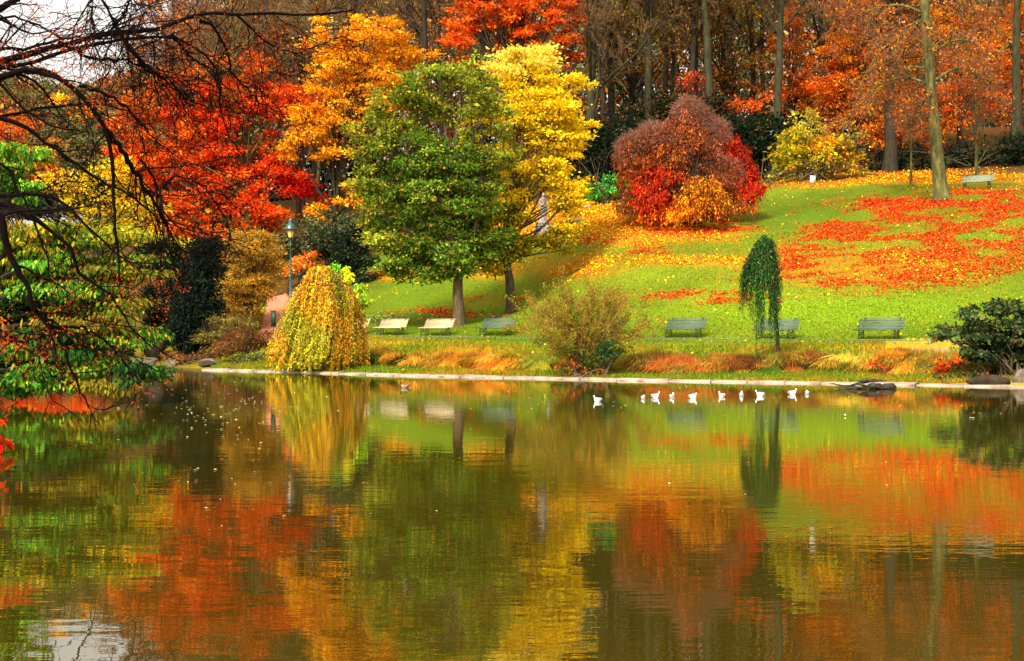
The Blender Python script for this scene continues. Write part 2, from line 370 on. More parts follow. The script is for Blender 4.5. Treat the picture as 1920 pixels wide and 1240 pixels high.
# ribbons that lie on the ground
def ribbon(name, pts, width, mat, lift=.03, n=60, kind='structure', wj=.15):
    pts = np.array(pts, float); s = np.concatenate([[0], np.cumsum(np.hypot(*np.diff(pts, axis=0).T))]); t = np.linspace(0, s[-1], n)
    P = np.stack([np.interp(t, s, pts[:, 0]), np.interp(t, s, pts[:, 1])], -1)
    for _ in range(3): P[1:-1] = (P[:-2] + P[1:-1] * 2 + P[2:]) / 4
    T = norm(np.gradient(P, axis=0)); N = np.stack([-T[:, 1], T[:, 0]], -1); wd = np.interp(t, s, np.broadcast_to(width, len(pts)))
    k = 9; u = np.linspace(-.5, .5, k); Q = P[:, None] + N[:, None] * (u[None, :, None] * (wd[:, None, None] * (1 + wj * (vnoise(t, t * 0, 1.3, 5) - .5))[:, None, None]))
    Z = ground(Q[..., 0], Q[..., 1]) + lift
    V = np.dstack([Q, Z]).reshape(-1, 3); i = (np.arange(n - 1)[:, None] * k + np.arange(k - 1)[None]).ravel()
    return tag(mk(name, V, [np.stack([i, i + 1, i + k + 1, i + k], -1)], mat, smooth=True), kind=kind)
ribbon('gravel_path', [wpt(530, 99), wpt(541, 95), wpt(535, 90), wpt(520, 85), wpt(505, 82)], [3, 2.8, 2.6, 2.4, 1.6], PINK, .05)
ribbon('sand_path', [wpt(1700, 58.6), wpt(1750, 57.8), wpt(1800, 57), wpt(1900, 55), wpt(2050, 52)], [.9, 1.5, 1.8, 2, 2], SAND, .06)
ribbon('dirt_track', [wpt(1765, 57), wpt(1745, 55.3), wpt(1715, 53.8)], [1.2, 1.3, .8], SAND, .045)

# pale stone kerb along the far shore
FS = np.array([(-15.9, 71.6), (-10.6, 66.9), (-4.8, 61.3), (5.0, 54.7), (14.2, 50.0), (21.9, 44.7), (30, 40.2)])
s_ = np.concatenate([[0], np.cumsum(np.hypot(*np.diff(FS, axis=0).T))]); t_ = np.arange(0, s_[-1], .9); t_ = np.append(t_, s_[-1])
P = np.stack([np.interp(t_, s_, FS[:, 0]), np.interp(t_, s_, FS[:, 1])], -1)
P[1:-1] = (P[:-2] + P[1:-1] * 2 + P[2:]) / 4
T = norm(np.gradient(P, axis=0)); N = np.stack([-T[:, 1], T[:, 0]], -1)
kerb = thing('stone_kerb', 'long pale stone kerb edging the far shore of the pond', 'kerb', (*P[len(P) // 2], 0)); rngk = np.random.default_rng(4)
prof = [(-.16, -.5), (-.14, .03), (-.10, .055), (.34, .085), (.5, .07), (.55, -.3)]; cum = np.concatenate([[0], np.cumsum(np.hypot(*np.diff(P, axis=0).T))]); u0 = 0
while u0 < cum[-1] - .5:
    u1 = min(u0 + rngk.uniform(1.3, 2.3), cum[-1]); tt = np.linspace(u0 + .012, u1 - .012, 4); Q = np.stack([np.interp(tt, cum, P[:, 0]), np.interp(tt, cum, P[:, 1])], -1)
    Nq = norm(np.stack([np.interp(tt, cum, N[:, 0]), np.interp(tt, cum, N[:, 1])], -1)); oj = rngk.normal() * .022; oz = rngk.normal() * .010; tl = rngk.normal() * .008 * np.linspace(-1, 1, 4)
    V = np.concatenate([np.column_stack([Q + Nq * (a_ + oj + (rngk.normal(size=(4, 1)) * .008 if z > 0 else 0)), np.full(4, z) + (oz + tl if z > 0 else 0)]) for a_, z in prof]) - np.array(kerb.location)
    i = (np.arange(len(prof) - 1)[:, None] * 4 + np.arange(3)[None]).ravel(); ends = [[q * 4 for q in range(len(prof))][::-1], [q * 4 + 3 for q in range(len(prof))]]
    mk('kerb_stone', V, [np.stack([i, i + 1, i + 5, i + 4], -1), ends], STONE, kerb); u0 = u1

# ------------------------------------------------------------ low rail in front of the benches
U = np.array([.8, -.6]); NN = np.array([.6, .8]); P0 = np.array([5.1, 55.0])
def st(s, t): q = P0 + U * s + NN * t; return float(q[0]), float(q[1])
rail = thing('path_rail', 'low dark metal rail running along the lawn below the benches', 'rail', (*st(0, 11.5), 0))
def local(root, V): return np.asarray(V, float) - np.array(root.location)
pts = np.array([st(s, 11.3) for s in np.arange(-28.5, 14, .5)]); z = ground(pts[:, 0], pts[:, 1])
z = np.convolve(np.pad(z, 4, 'edge'), np.ones(9) / 9, 'valid') + .17
g = Geo(); g.tube(local(rail, np.column_stack([pts, z])), .022, 6)
g.build('rail', RAILM, rail)
for i in range(0, len(pts), 3):
    q = Geo(); q.box(local(rail, (pts[i, 0], pts[i, 1], z[i] - .17)), (.05, .05, .42)); q.build('post', RAILM, rail)

# ------------------------------------------------------------ benches
def bench(label, wood, loc, rz):
    L = 2.15
    t = thing('park_bench', label, 'bench', loc, rz)
    g = Geo()
    for i, (y, z, a) in enumerate([(-.44, .405, .35), (-.35, .435, .15), (-.255, .445, 0), (-.16, .44, -.05), (-.065, .43, -.1), (.02, .425, -.05)]):
        g.box((0, y, z), (L, .066, .026), rx=-a)
    g.build('seat', wood, t)
    g = Geo()
    for k in range(7):
        u = k / 6; y = .07 + .20 * u + .10 * max(0, u - .8) * 5 * .6; z = .49 + .42 * u; g.box((0, y, z), (L, .022, .052), rx=-.38 - (.9 if k == 6 else 0))
    g.build('backrest', wood, t)
    for sx in (-.82, .82):
        g = Geo(); a = np.linspace(0, 1, 14)
        g.tube([(sx, -.46, .385), (sx, -.2, .42), (sx, .03, .40), (sx, .1, .5), (sx, .27, .9), (sx, .36, .96), (sx, .42, .93)], .022, 6)
        for (y0, dr) in ((-.36, -1), (.02, 1)):
            th = a * 4.6
            g.tube(np.column_stack([np.full(14, sx), y0 + dr * (.03 + .11 * np.sin(th * .75)), .40 - .40 * a]), .02, 6)
            g.tube(np.column_stack([np.full(14, sx), y0 - dr * .05 - dr * .075 * np.cos(a * 6.2), .24 + .075 * np.sin(a * 6.2)]), .014, 6)
            g.box((sx, y0 + dr * .1, .012), (.06, .16, .024))
        g.tube([(sx, -.33, .2), (sx, -.17, .13), (sx, 0, .2)], .016, 6)
        g.tube([(sx, -.36, .39), (sx, -.28, .31), (sx, -.17, .28), (sx, -.06, .31), (sx, .02, .39)], .014, 6)
        g.build('leg', IRON, t)
    return t
def bench_at(px, label, wood, t=12.5, s=None):
    if s is None:
        ss_ = np.linspace(-34, 14, 2000); q = P0 + U * ss_[:, None] + NN * t; s = ss_[np.argmin(np.abs(960 + F * q[:, 0] / q[:, 1] - px))]
    x, y = st(s, t); return bench(label, wood, (x, y, G(x, y) + .005), math.atan2(-.6, .8) + .05 * math.sin(px * 1.7))
bench_at(664, 'green bench with sun sheen painted cream, mostly hidden behind the golden weeping tree', SHEENW)
bench_at(735, 'green slatted bench with sun sheen painted cream, just right of the golden weeping tree', SHEENW)
bench_at(820, 'green slatted bench with sun sheen painted cream, touching the trunk of the green tree', SHEENW)
bench_at(932, 'grey green slatted bench between the two big lawn trunks', GREENW)
bench_at(1128, 'grey green bench half hidden behind the leafy twiggy shrub on the bank', GREENW)
bench_at(1284, 'grey green slatted bench alone between twiggy shrub and slim weeping conifer', GREENW)
bench_at(1456, 'grey green bench partly covered by the slim weeping conifer', GREENW)
bench_at(1650, 'grey green slatted bench nearest the dark spreading bush on the right', GREENW)
x, y, z = at(1833, 95); bench('pale slatted bench high on the slope beside the tall mossy trunk', PALEW, (x, y, z + .05), -.62)

# ------------------------------------------------------------ street lamp, sign, bin, railing, white board
t = thing('street_lamp', 'tall dark green park lamp with domed lantern', 'lamp', at(545, 95))
g = Geo(); g.lathe([(0, 0), (.17, 0), (.17, .1), (.13, .18), (.10, .5), (.075, .6), (.062, 2.4), (.052, 3.55), (.09, 3.6), (.09, 3.68), (.05, 3.74), (.04, 4.05), (.10, 4.1), (.16, 4.14), (0, 4.15)]); g.build('pole', LAMPG, t, True)
g = Geo(); g.lathe([(.15, 4.15), (.27, 4.66), (0, 4.66)], k=8); g.build('lantern_glass', GLASS, t)
g = Geo()
for k in range(4):
    a = k * math.pi / 2 + .4; g.tube([(.15 * math.cos(a), .15 * math.sin(a), 4.14), (.28 * math.cos(a), .28 * math.sin(a), 4.67)], .016, 5)
g.build('lantern_frame', LAMPG, t)
g = Geo(); g.lathe([(0, 4.66), (.42, 4.665), (.43, 4.72), (.38, 4.8), (.36, 4.9), (.26, 5.06), (.15, 5.13), (.13, 5.24), (.16, 5.28), (.12, 5.32), (.10, 5.42), (.055, 5.48), (0, 5.5)]); g.build('lantern_dome', LAMPG, t, True)

t = thing('sign_post', 'thin post with a narrow dark green panel beside the pink path', 'sign', at(513, 72.5), R(-10))
g = Geo(); g.tube([(0, 0, -.2), (0, 0, 2.85)], .028, 8); g.build('post', SIGNG, t)
g = Geo(); g.box((0, -.04, 2.45), (.26, .035, .8)); g.box((0, -.04, 2.865), (.30, .05, .03)); g.box((0, -.04, 2.04), (.30, .05, .03)); g.build('panel', SIGNG, t)

def bin_(label, px, D):
    t = thing('litter_bin', label, 'bin', at(px, D))
    g = Geo(); g.tube([(0, .2, -.1), (0, .2, 1.05)], .03, 8); g.lathe([(.2, .98), (.225, 1.0), (.225, 1.03), (.2, 1.04)], k=16); g.box((0, .2, 1.01), (.06, .1, .04)); g.build('ring_stand', IRON, t)
    g = Geo(); g.lathe([(0, .22), (.12, .2), (.19, .32), (.2, .6), (.18, .8), (.205, 1.0), (.24, .96), (.235, .88)], k=14); g.build('bag', BAG, t, True)
bin_('light green litter bag on a ring stand seen through the twiggy shrub', 1032, 71.5)

t = thing('wooden_handrail', 'dark sloping handrail by the steps near the lamp', 'handrail', at(557, 98))
a_, b_ = np.array(local(t, at(540, 96.5))), np.array(local(t, at(580, 99.5)))
g = Geo(); g.tube([a_ + (0, 0, 1.05), b_ + (0, 0, 1.5)], .05, 6); g.tube([a_ + (0, 0, .55), b_ + (0, 0, .9)], .035, 6); g.build('rail', BARKD, t)
for u in (0, .5, 1):
    q = a_ * (1 - u) + b_ * u; g = Geo(); g.box(q + (0, 0, .45 + .25 * u), (.1, .1, 1.3 + .45 * u)); g.build('post', BARKD, t)

t = thing('notice_board', 'small white notice on a stake at the edge of the upper lawn', 'sign', at(1524, 103), .2)
g = Geo(); g.box((0, 0, .55), (.42, .04, .5)); g.box((0, -.022, .82), (.46, .06, .03)); g.build('panel', WHITE, t)
g = Geo(); g.box((-.14, .03, .25), (.04, .03, .8)); g.box((.14, .03, .25), (.04, .03, .8)); g.build('stake', BARK, t)

# ------------------------------------------------------------ rocks, statue, driftwood
def rock(label, px, D, size, seed, dz=0, mat=ROCK, rz=0, name='rock', pos=None):
    rng = np.random.default_rng(seed); k = 18; m_ = 12
    th = np.linspace(0, math.pi, m_); ph = np.linspace(0, 2 * math.pi, k, endpoint=False)
    D_ = np.stack([np.outer(np.sin(th), np.cos(ph)), np.outer(np.sin(th), np.sin(ph)), np.outer(np.cos(th), np.ones(k))], -1)
    pl = norm(rng.normal(size=(11, 3)) * (1, 1, .8)); h_ = rng.uniform(.45, .8, 11)
    dots = np.maximum(D_ @ pl.T, 1e-3); r_ = np.min(h_ / dots, -1); r_ = np.minimum(r_, 1.05)
    V = D_ * r_[..., None] * np.array(size) * .5 + np.array([0, 0, size[2] * .28])
    i = (np.arange(m_ - 1)[:, None] * k + np.arange(k)[None]); j = (np.arange(m_ - 1)[:, None] * k + (np.arange(k)[None] + 1) % k)
    o = mk(name, V.reshape(-1, 3), [np.stack([i, i + k, j + k, j], -1).reshape(-1, 4)], mat)
    o.location = pos if pos else at(px, D, dz); o.rotation_euler = (0, 0, rz); return tag(o, label, 'rock')
rock('broad flat pale rock lying at the left end of the far shore', 262, 77, (2.6, 1.4, .8), 3, .05, ROCK)
rock('small pale rock right of the broad flat rock at the water', 318, 77.5, (1.0, .8, .5), 8)
rock('dark brown rock standing behind the flat pale rock', 285, 82, (1.8, 1.2, 2.2), 5, mat=BARKD)
rock('dark rock at the left end of the stone kerb', 390, 74.5, (1.0, .8, .5), 9, mat=BARKD)
rock('low grey rock above the left end of the kerb', 398, 76.5, (1.5, 1.0, .5), 12)
rock('big tan boulder under the dark bush at the right edge', 1915, 49.5, (.8, .7, .6), 21, .0, ROCK)
rock('dark boulder at the water under the dark bush', 1850, 48.8, (1.8, 1.1, .5), 23, mat=BARKD)
rock('grey rock half buried in orange leaves beside the statue', 1078, 98, (1.9, .8, .55), 31)
rock('pale blue grey stone block at the foot of the statue', 1034, 96, (1.0, .9, 1.0), 33, .2, STATUE)
rock('white stone lying where the lawn meets the dark hedge', 1102, 103.5, (1.1, .5, .35), 35, mat=STONE)

t = thing('statue', 'weathered standing stone figure on a pedestal behind the yellow tree', 'statue', at(1018, 97), R(20))
g = Geo(); g.box((0, 0, .3), (.9, .9, .9)); g.box((0, 0, .8), (1.0, 1.0, .1)); g.box((0, 0, 1.0), (.7, .7, .3)); g.build('pedestal', STATUE, t)
# a draped figure as one skin of rings: robe, waist, shoulders, neck, head
rings = [(0, 0, 1.15, .30, .27), (.01, 0, 1.4, .27, .24), (.03, 0, 1.75, .25, .21), (.02, .01, 2.05, .26, .2), (0, 0, 2.3, .19, .15), (-.01, 0, 2.5, .22, .16), (-.01, 0, 2.68, .25, .15),
         (0, 0, 2.75, .14, .11), (.01, -.01, 2.8, .07, .07), (.02, -.03, 2.87, .085, .1), (.02, -.03, 2.97, .1, .125), (.02, -.02, 3.06, .09, .11), (.02, -.01, 3.13, .03, .04)]
k = 20; a = np.linspace(0, 2 * math.pi, k, endpoint=False)
V = np.array([[(cx_ + rx * math.cos(q) * (1 + .07 * math.sin(7 * q + z) * (z < 2.2)), cy_ + ry * math.sin(q) * (1 + .07 * math.sin(7 * q + z) * (z < 2.2)), z) for q in a] for cx_, cy_, z, rx, ry in rings])
i = (np.arange(len(rings) - 1)[:, None] * k + np.arange(k)[None]); j = (np.arange(len(rings) - 1)[:, None] * k + (np.arange(k)[None] + 1) % k)
g = Geo(); g.add(V.reshape(-1, 3), [np.stack([i, j, j + k, i + k], -1).reshape(-1, 4), [list(range(k))[::-1]], [[(len(rings) - 1) * k + q for q in range(k)]]])
g.tube([(-.2, 0, 2.68), (-.3, -.02, 2.4), (-.2, -.2, 2.2), (-.03, -.24, 2.28)], [.075, .065, .05, .04], 8)
g.tube([(.2, 0, 2.68), (.31, .0, 2.4), (.3, -.06, 2.1), (.27, -.1, 1.95)], [.075, .065, .05, .035], 8)
o = g.build('figure', STATUE, t, True)
rm = o.modifiers.new('Remesh', 'REMESH'); rm.mode = 'VOXEL'; rm.voxel_size = .03; rm.use_smooth_shade = True
dg = bpy.context.evaluated_depsgraph_get(); nm = bpy.data.meshes.new_from_object(o.evaluated_get(dg)); o.modifiers.clear(); o.data = nm

for i, (lab, px, D, Lh, rz, tilt, dz, wd) in enumerate([
        ('thin black board at the left of the driftwood, tip raised', 1590, 47.2, 1.3, -.35, .10, .08, .16),
        ('slanted black plank leaning up to the right in the driftwood', 1608, 46.9, 1.5, .35, -.2, .16, .2),
        ('long black plank lying flat at the bottom of the driftwood', 1620, 46.5, 1.9, -.1, .02, .04, .3),
        ('thick black log at the right end of the driftwood', 1654, 46.7, .95, .1, .05, .09, .34),
        ('dark slab lying on top of the driftwood', 1636, 47.0, .95, .05, 0, .26, .34),
        ('short dark plank poking out in the middle of the driftwood', 1630, 46.2, 1.1, .2, .12, .1, .22)]):
    n_s = 9; u = np.linspace(-.5, .5, n_s); rng = np.random.default_rng(40 + i)
    hh = (.06 if i != 3 else .2) * (1 + .25 * rng.normal(size=n_s)); hh[0] *= .3; hh[-1] *= .4; ww = wd * (.75 + .3 * rng.random(n_s)); ww[0] *= .5; ww[-1] *= .5
    ring = np.array([(-.5, -.3), (-.3, -.5), (.3, -.5), (.5, -.2), (.4, .45), (-.35, .5)])
    V = np.array([[(u[q] * Lh, c0 * ww[q], c1 * hh[q] + .02 * math.sin(q * 1.7 + i)) for c0, c1 in ring] for q in range(n_s)]).reshape(-1, 3); k = 6
    ai = (np.arange(n_s - 1)[:, None] * k + np.arange(k)[None]); aj = (np.arange(n_s - 1)[:, None] * k + (np.arange(k)[None] + 1) % k)
    g = Geo(); g.add(V, [np.stack([ai, ai + k, aj + k, aj], -1).reshape(-1, 4), [[0, 1, 2, 3, 4, 5]], [[b_ + (n_s - 1) * k for b_ in (5, 4, 3, 2, 1, 0)]]])
    o = g.build('driftwood_plank', DRIFT); X, Y = wpt(px, D); o.location = (X, Y, dz); o.rotation_euler = (0, tilt, rz); tag(o, lab, 'driftwood', 'black driftwood heap in the water')

# ------------------------------------------------------------ birds
def loft(rows, k=12):
    """rows of (x, z, half width, half height, colour)"""
    a = np.linspace(0, 2 * math.pi, k, endpoint=False)
    V = np.array([[(x, rw * math.cos(q), z + rh * math.sin(q)) for q in a] for x, z, rw, rh, c in rows]).reshape(-1, 3)
    Cc = np.repeat(np.array([lin(c) for *_, c in rows]), k, 0)
    i = (np.arange(len(rows) - 1)[:, None] * k + np.arange(k)[None]); j = (np.arange(len(rows) - 1)[:, None] * k + (np.arange(k)[None] + 1) % k)
    g = Geo(); g.add(V, [np.stack([i, i + k, j + k, j], -1).reshape(-1, 4)], Cc); return g
W_ = (238, 238, 236); GR = (176, 182, 190); DK = (60, 62, 66)
def gull(label, px, D, rz, tuck=0, sc_=1):
    t = thing('gull', label, 'bird', (*wpt(px, D), 0), rz, 'white gulls resting in a row on the water')
    t.scale = (sc_ * .66, sc_ * .8, sc_ * .82)
    hz = .17 - tuck * .035; hx = .13 - tuck * .05
    rows = [(-.20, .062, .004, .004, W_), (-.16, .06, .034, .018, W_), (-.11, .052, .062, .05, W_), (-.03, .04, .086, .08, W_), (.05, .045, .082, .082, W_), (.10, .06, .062, .064, W_),
            (hx - .008, .09, .036, .034, W_), (hx, .125, .028, .026, W_), (hx + .008, hz - .005, .031, .03, W_), (hx + .03, hz, .027, .026, W_), (hx + .048, hz - .004, .012, .012, W_), (hx + .052, hz - .005, .002, .002, W_)]
    loft(rows).build('body', PAINTED, t, True)
    g = Geo(); g.tube([(hx + .046, 0, hz - .006), (hx + .085, 0, hz - .014)], [.008, .002], 6, col=lin((200, 90, 50))); g.build('beak', PAINTED, t)
    for sy in (-1, 1):
        w_ = loft([(-.24, .078, .002, .003, DK), (-.19, .08, .010, .014, DK), (-.12, .08, .024, .034, GR), (-.03, .075, .030, .048, GR), (.05, .07, .022, .036, GR), (.08, .065, .002, .004, W_)], 8)
        o = w_.build('wing', PAINTED, t, True); o.location = (0, sy * .062, 0)
for px, yw, rz, tk, s, lb in [(1120, 753, R(150), 0, 1.0, 'lone white gull at the left end of the row, well apart from the others'),
        (1206, 748, R(70), 1, .85, 'small hunched white gull just left of a pair mate'),
        (1229, 746, R(15), 0, 1.1, 'larger white gull facing right, second of the close pair'),
        (1260, 746, R(60), 0, .95, 'upright white gull between the close pair and the long flat one'),
        (1300, 747, R(-8), 1, 1.2, 'long flat white gull with its head tucked low'),
        (1353, 744, R(130), 0, .95, 'white gull with a pointed tail, next right of the flat one'),
        (1390, 743, R(75), 0, .95, 'slim upright white gull with a yellow leaf floating beside it'),
        (1425, 743, R(165), 0, 1.15, 'white gull facing left, third from the right end of the row'),
        (1486, 740, R(10), 0, 1.15, 'white gull with wing stretched left, second from the right end'),
        (1513, 739, R(85), 1, .9, 'small white gull at the right end of the row')]:
    gull(lb, px, CH * F / (yw - HZ), rz, tk, s)
def duck(name, label, loc, rz, legs, cols, s=1):
    bd, hd, br = cols
    t = thing(name, label, 'bird', loc, rz); t.scale = (s,) * 3; z0 = .16 if legs else 0
    rows = [(-.26, .13, .004, .004, bd), (-.21, .115, .035, .02, DK), (-.14, .08, .07, .05, bd), (-.03, .05, .1, .085, bd), (.09, .05, .09, .08, br), (.16, .08, .06, .06, br), (.18, .14, .036, .034, hd), (.185, .19, .03, .028, hd),
            (.195, .235, .037, .037, hd), (.225, .245, .034, .034, hd), (.25, .24, .015, .015, hd), (.256, .24, .003, .003, hd)]
    rows = [(a, b_ + z0, c, d, e) for a, b_, c, d, e in rows]
    loft(rows).build('body', PAINTED, t, True)
    g = Geo(); g.box((.28, 0, .232 + z0), (.06, .035, .012), col=lin((210, 180, 60))); g.build('beak', PAINTED, t)
    for sy in (-1, 1):
        o = loft([(-.25, .12 + z0, .002, .003, DK), (-.18, .11 + z0, .01, .02, DK), (-.08, .09 + z0, .016, .04, bd), (.03, .08 + z0, .016, .045, bd), (.1, .08 + z0, .003, .008, br)], 8).build('wing', PAINTED, t, True); o.location = (0, sy * .085, 0)
        if legs:
            g = Geo(); g.tube([(0, sy * .04, z0 + .01), (0, sy * .04, .01)], .009, 6, col=lin((210, 110, 40))); g.box((.03, sy * .04, .008), (.08, .05, .012), col=lin((210, 110, 40))); g.build('leg', PAINTED, t)
duck('duck', 'pale duck with dark head swimming near the far shore', (*wpt(760, 47.5), 0), R(175), False, ((130, 106, 98), (22, 22, 20), (150, 124, 112)), .8)
duck('duck', 'dark brown duck standing on the lawn behind the grey green bench', at(927, 80.5), R(150), True, ((74, 62, 52), (36, 44, 34), (98, 70, 54)), .95)
o = mk('fallen_hat', *(lambda g: (np.concatenate(g.V), [np.concatenate(f) for f in g.F.values()]))(Geo().lathe([(.3, 0), (.31, .05), (.26, .14), (.12, .19), (0, .2)], k=12)), mat_noise('russet', (150, 60, 24), (190, 96, 40), 5), smooth=True)
o.name = 'leaf_pile'; o.location = at(951, 84.6, 0); o.scale = (1.2, 1, 1); tag(o, 'small russet heap at the foot of the right hand lawn trunk', 'leaf pile')

# ============================================================ vegetation builders
def tree_root(name, label, cat, px, D, group=None, dz=0):
    return thing(name, label, cat, at(px, D, dz), 0, group)

def lobe_leaves(lobes, D, rng, pal, base, cr=.55, lp=45, dens=1.0, L=.26, W=.15, flat=.45, droop=.1, depth=.85, six=False, jit=.16, shell=.35, up=.55, clj=.22, gaps=()):
    cs, ds, ns, Ls, cols, cen = [], [], [], [], [], []
    for lb in lobes:
        px, py, rx, ry = lb[:4]; p = lb[4] if len(lb) > 4 and lb[4] is not None else pal; dn = lb[5] if len(lb) > 5 else 1.0; dd = lb[6] if len(lb) > 6 else 0
        Dl = D + dd; c0 = np.array([(px - 960) * Dl / F, Dl, zrow(py, Dl)]) - base; a, c = rx * Dl / F, ry * Dl / F; b = max(a, c * .6) * depth
        nC = max(3, int(dens * dn * 3.0 * a * c / cr ** 2))
        u = norm(rng.normal(size=(nC, 3))); r = shell + (1 - shell) * rng.random((nC, 1)) ** .5
        cc = c0 + u * r * np.array([a, b, c]); cen.append(cc)
        ccol = np.exp(rng.normal(size=(nC, 1)) * clj); K = rng.integers(int(lp * .6), int(lp * 1.4) + 1, nC); idx = np.repeat(np.arange(nC), K); N = len(idx)
        sz = rng.uniform(.7, 1.3, nC)[idx][:, None]
        off = rng.normal(size=(N, 3)) * np.array([cr, cr, cr * flat]) * .55 * sz
        P_ = cc[idx] + off; out = norm(cc - c0)[idx]
        nn = norm(np.array([0, 0, up]) + out * .5 + rng.normal(size=(N, 3)) * .55)
        d = norm(off * .8 + out * .35 + rng.normal(size=(N, 3)) * .35 + np.array([0, 0, -droop]))
        cs.append(P_); ds.append(d); ns.append(nn); Ls.append(np.exp(rng.normal(size=N) * .28) * L); cols.append(np.clip(pick(p, N, rng, jit) * ccol[idx], 0, .95))
    c, d, nn, LL, co = map(np.concatenate, (cs, ds, ns, Ls, cols))
    if gaps:
        w_ = c + base; gx_ = 960 + F * w_[:, 0] / w_[:, 1]; gy_ = HZ - (w_[:, 2] - CH) * F / w_[:, 1]; ok = np.ones(len(c), bool)
        for q in gaps: ok &= ((gx_ - q[0]) / q[2]) ** 2 + ((gy_ - q[1]) / q[3]) ** 2 > rng.uniform(.6, 1.2, len(c))
        c, d, nn, LL, co = c[ok], d[ok], nn[ok], LL[ok], co[ok]
    return leafgeo(c, d, nn, LL, LL * (W / L), co, six), np.concatenate(cen)

def bez(p0, p1, p2, n):
    t = np.linspace(0, 1, n)[None, :, None]; return (1 - t) ** 2 * p0[:, None] + 2 * t * (1 - t) * p1[:, None] + t * t * p2[:, None]

def wood_mesh(parts, k=5):
    Vs, Fs, n = [], [], 0
    for P_, R_, kk in parts:
        V, Fq = tubes(P_, R_, kk); Vs.append(V); Fs.append(Fq[0] + n); n += len(V)
    return np.concatenate(Vs), [np.concatenate(Fs)]

def lobe_tree(name, label, cat, px, D, lobes, pal, seed=1, r0=.3, trunk=None, bark=BARK, group=None, leafmat=LEAF, limbs=40, twigs=3, hide_trunk=False, crown='crown', **kw):
    rng = np.random.default_rng(seed); root = tree_root(name, label, cat, px, D, group); base = np.array(root.location)
    (V, Fc, co), cen = lobe_leaves(lobes, D, rng, pal, base, **kw)
    mk(crown, V, Fc, leafmat, root, co)
    if hide_trunk:
        # low multi-stem: stems rise from the base to the clumps
        m_ = min(limbs, len(cen)); tg = cen[rng.choice(len(cen), m_, replace=False)]; p0 = rng.normal(size=(m_, 3)) * np.array([r0, r0, 0]) + np.array([0, 0, -.1])
        mid = (p0 + tg) / 2 + np.array([0, 0, .15]) * np.linalg.norm(tg, axis=1, keepdims=True); P_ = bez(p0, mid, tg, 7)
        mk('stem', *wood_mesh([(P_, np.linspace(.05, .015, 7)[None].repeat(m_, 0), 4)]), bark, root, smooth=True); return root
    if trunk is None:
        top = cen[np.argsort(cen[:, 2])[-max(3, len(cen) // 12):]].mean(0)
        trunk = [(0, 0, -.3), (top[0] * .1, top[1] * .1, top[2] * .3), (top[0] * .4, top[1] * .4, top[2] * .62), (top[0] * .9, top[1] * .9, top[2] * .96)]
    else: trunk = [(0, 0, -.3)] + [tuple(np.array([(a - 960) * D / F, D + e, zrow(b_, D)]) - base) for a, b_, e in trunk]
    tp = np.array(trunk, float); s = np.concatenate([[0], np.cumsum(np.linalg.norm(np.diff(tp, axis=0), axis=1))]); tt = np.linspace(0, s[-1], 22)
    TP = np.stack([np.interp(tt, s, tp[:, q]) for q in range(3)], -1)
    for _ in range(3): TP[1:-1] = (TP[:-2] + 2 * TP[1:-1] + TP[2:]) / 4
    TP[3:-1, :2] += rng.normal(size=(18, 2)) * r0 * .12
    u = np.linspace(0, 1, 22); TR = r0 * (1 - .86 * u) * (1 + .55 * np.exp(-tt / (r0 * 2.2)))
    parts = [(TP[None], TR[None], 12)]
    m_ = min(limbs, len(cen)); tg = cen[rng.choice(len(cen), m_, replace=False)]
    hfrac = np.clip(tg[:, 2] / max(TP[-1, 2], .1) * rng.uniform(.45, .75, m_), .22, .97); f = hfrac * 21; i = np.minimum(f.astype(int), 20); ff = (f - i)[:, None]
    p0 = TP[i] * (1 - ff) + TP[i + 1] * ff; rr = TR[i] * .42
    mid = p0 + (tg - p0) * .5 + rng.normal(size=(m_, 3)) * .12 * np.linalg.norm(tg - p0, axis=1, keepdims=True)
    P_ = bez(p0, mid, tg, 9); RR = rr[:, None] * np.linspace(1, .18, 9)[None]; parts.append((P_, RR, 6))
    if twigs:
        Q = spawn(P_, RR, twigs, .35, 1, (25, 60), (1.0, 2.2), 5, .03, .12, .55, rng); Q = (Q[0], np.maximum(Q[1], .012)); parts.append((*Q, 4))
    V, Fc = wood_mesh(parts); mk('trunk', V, Fc, bark, root, smooth=True)
    return root

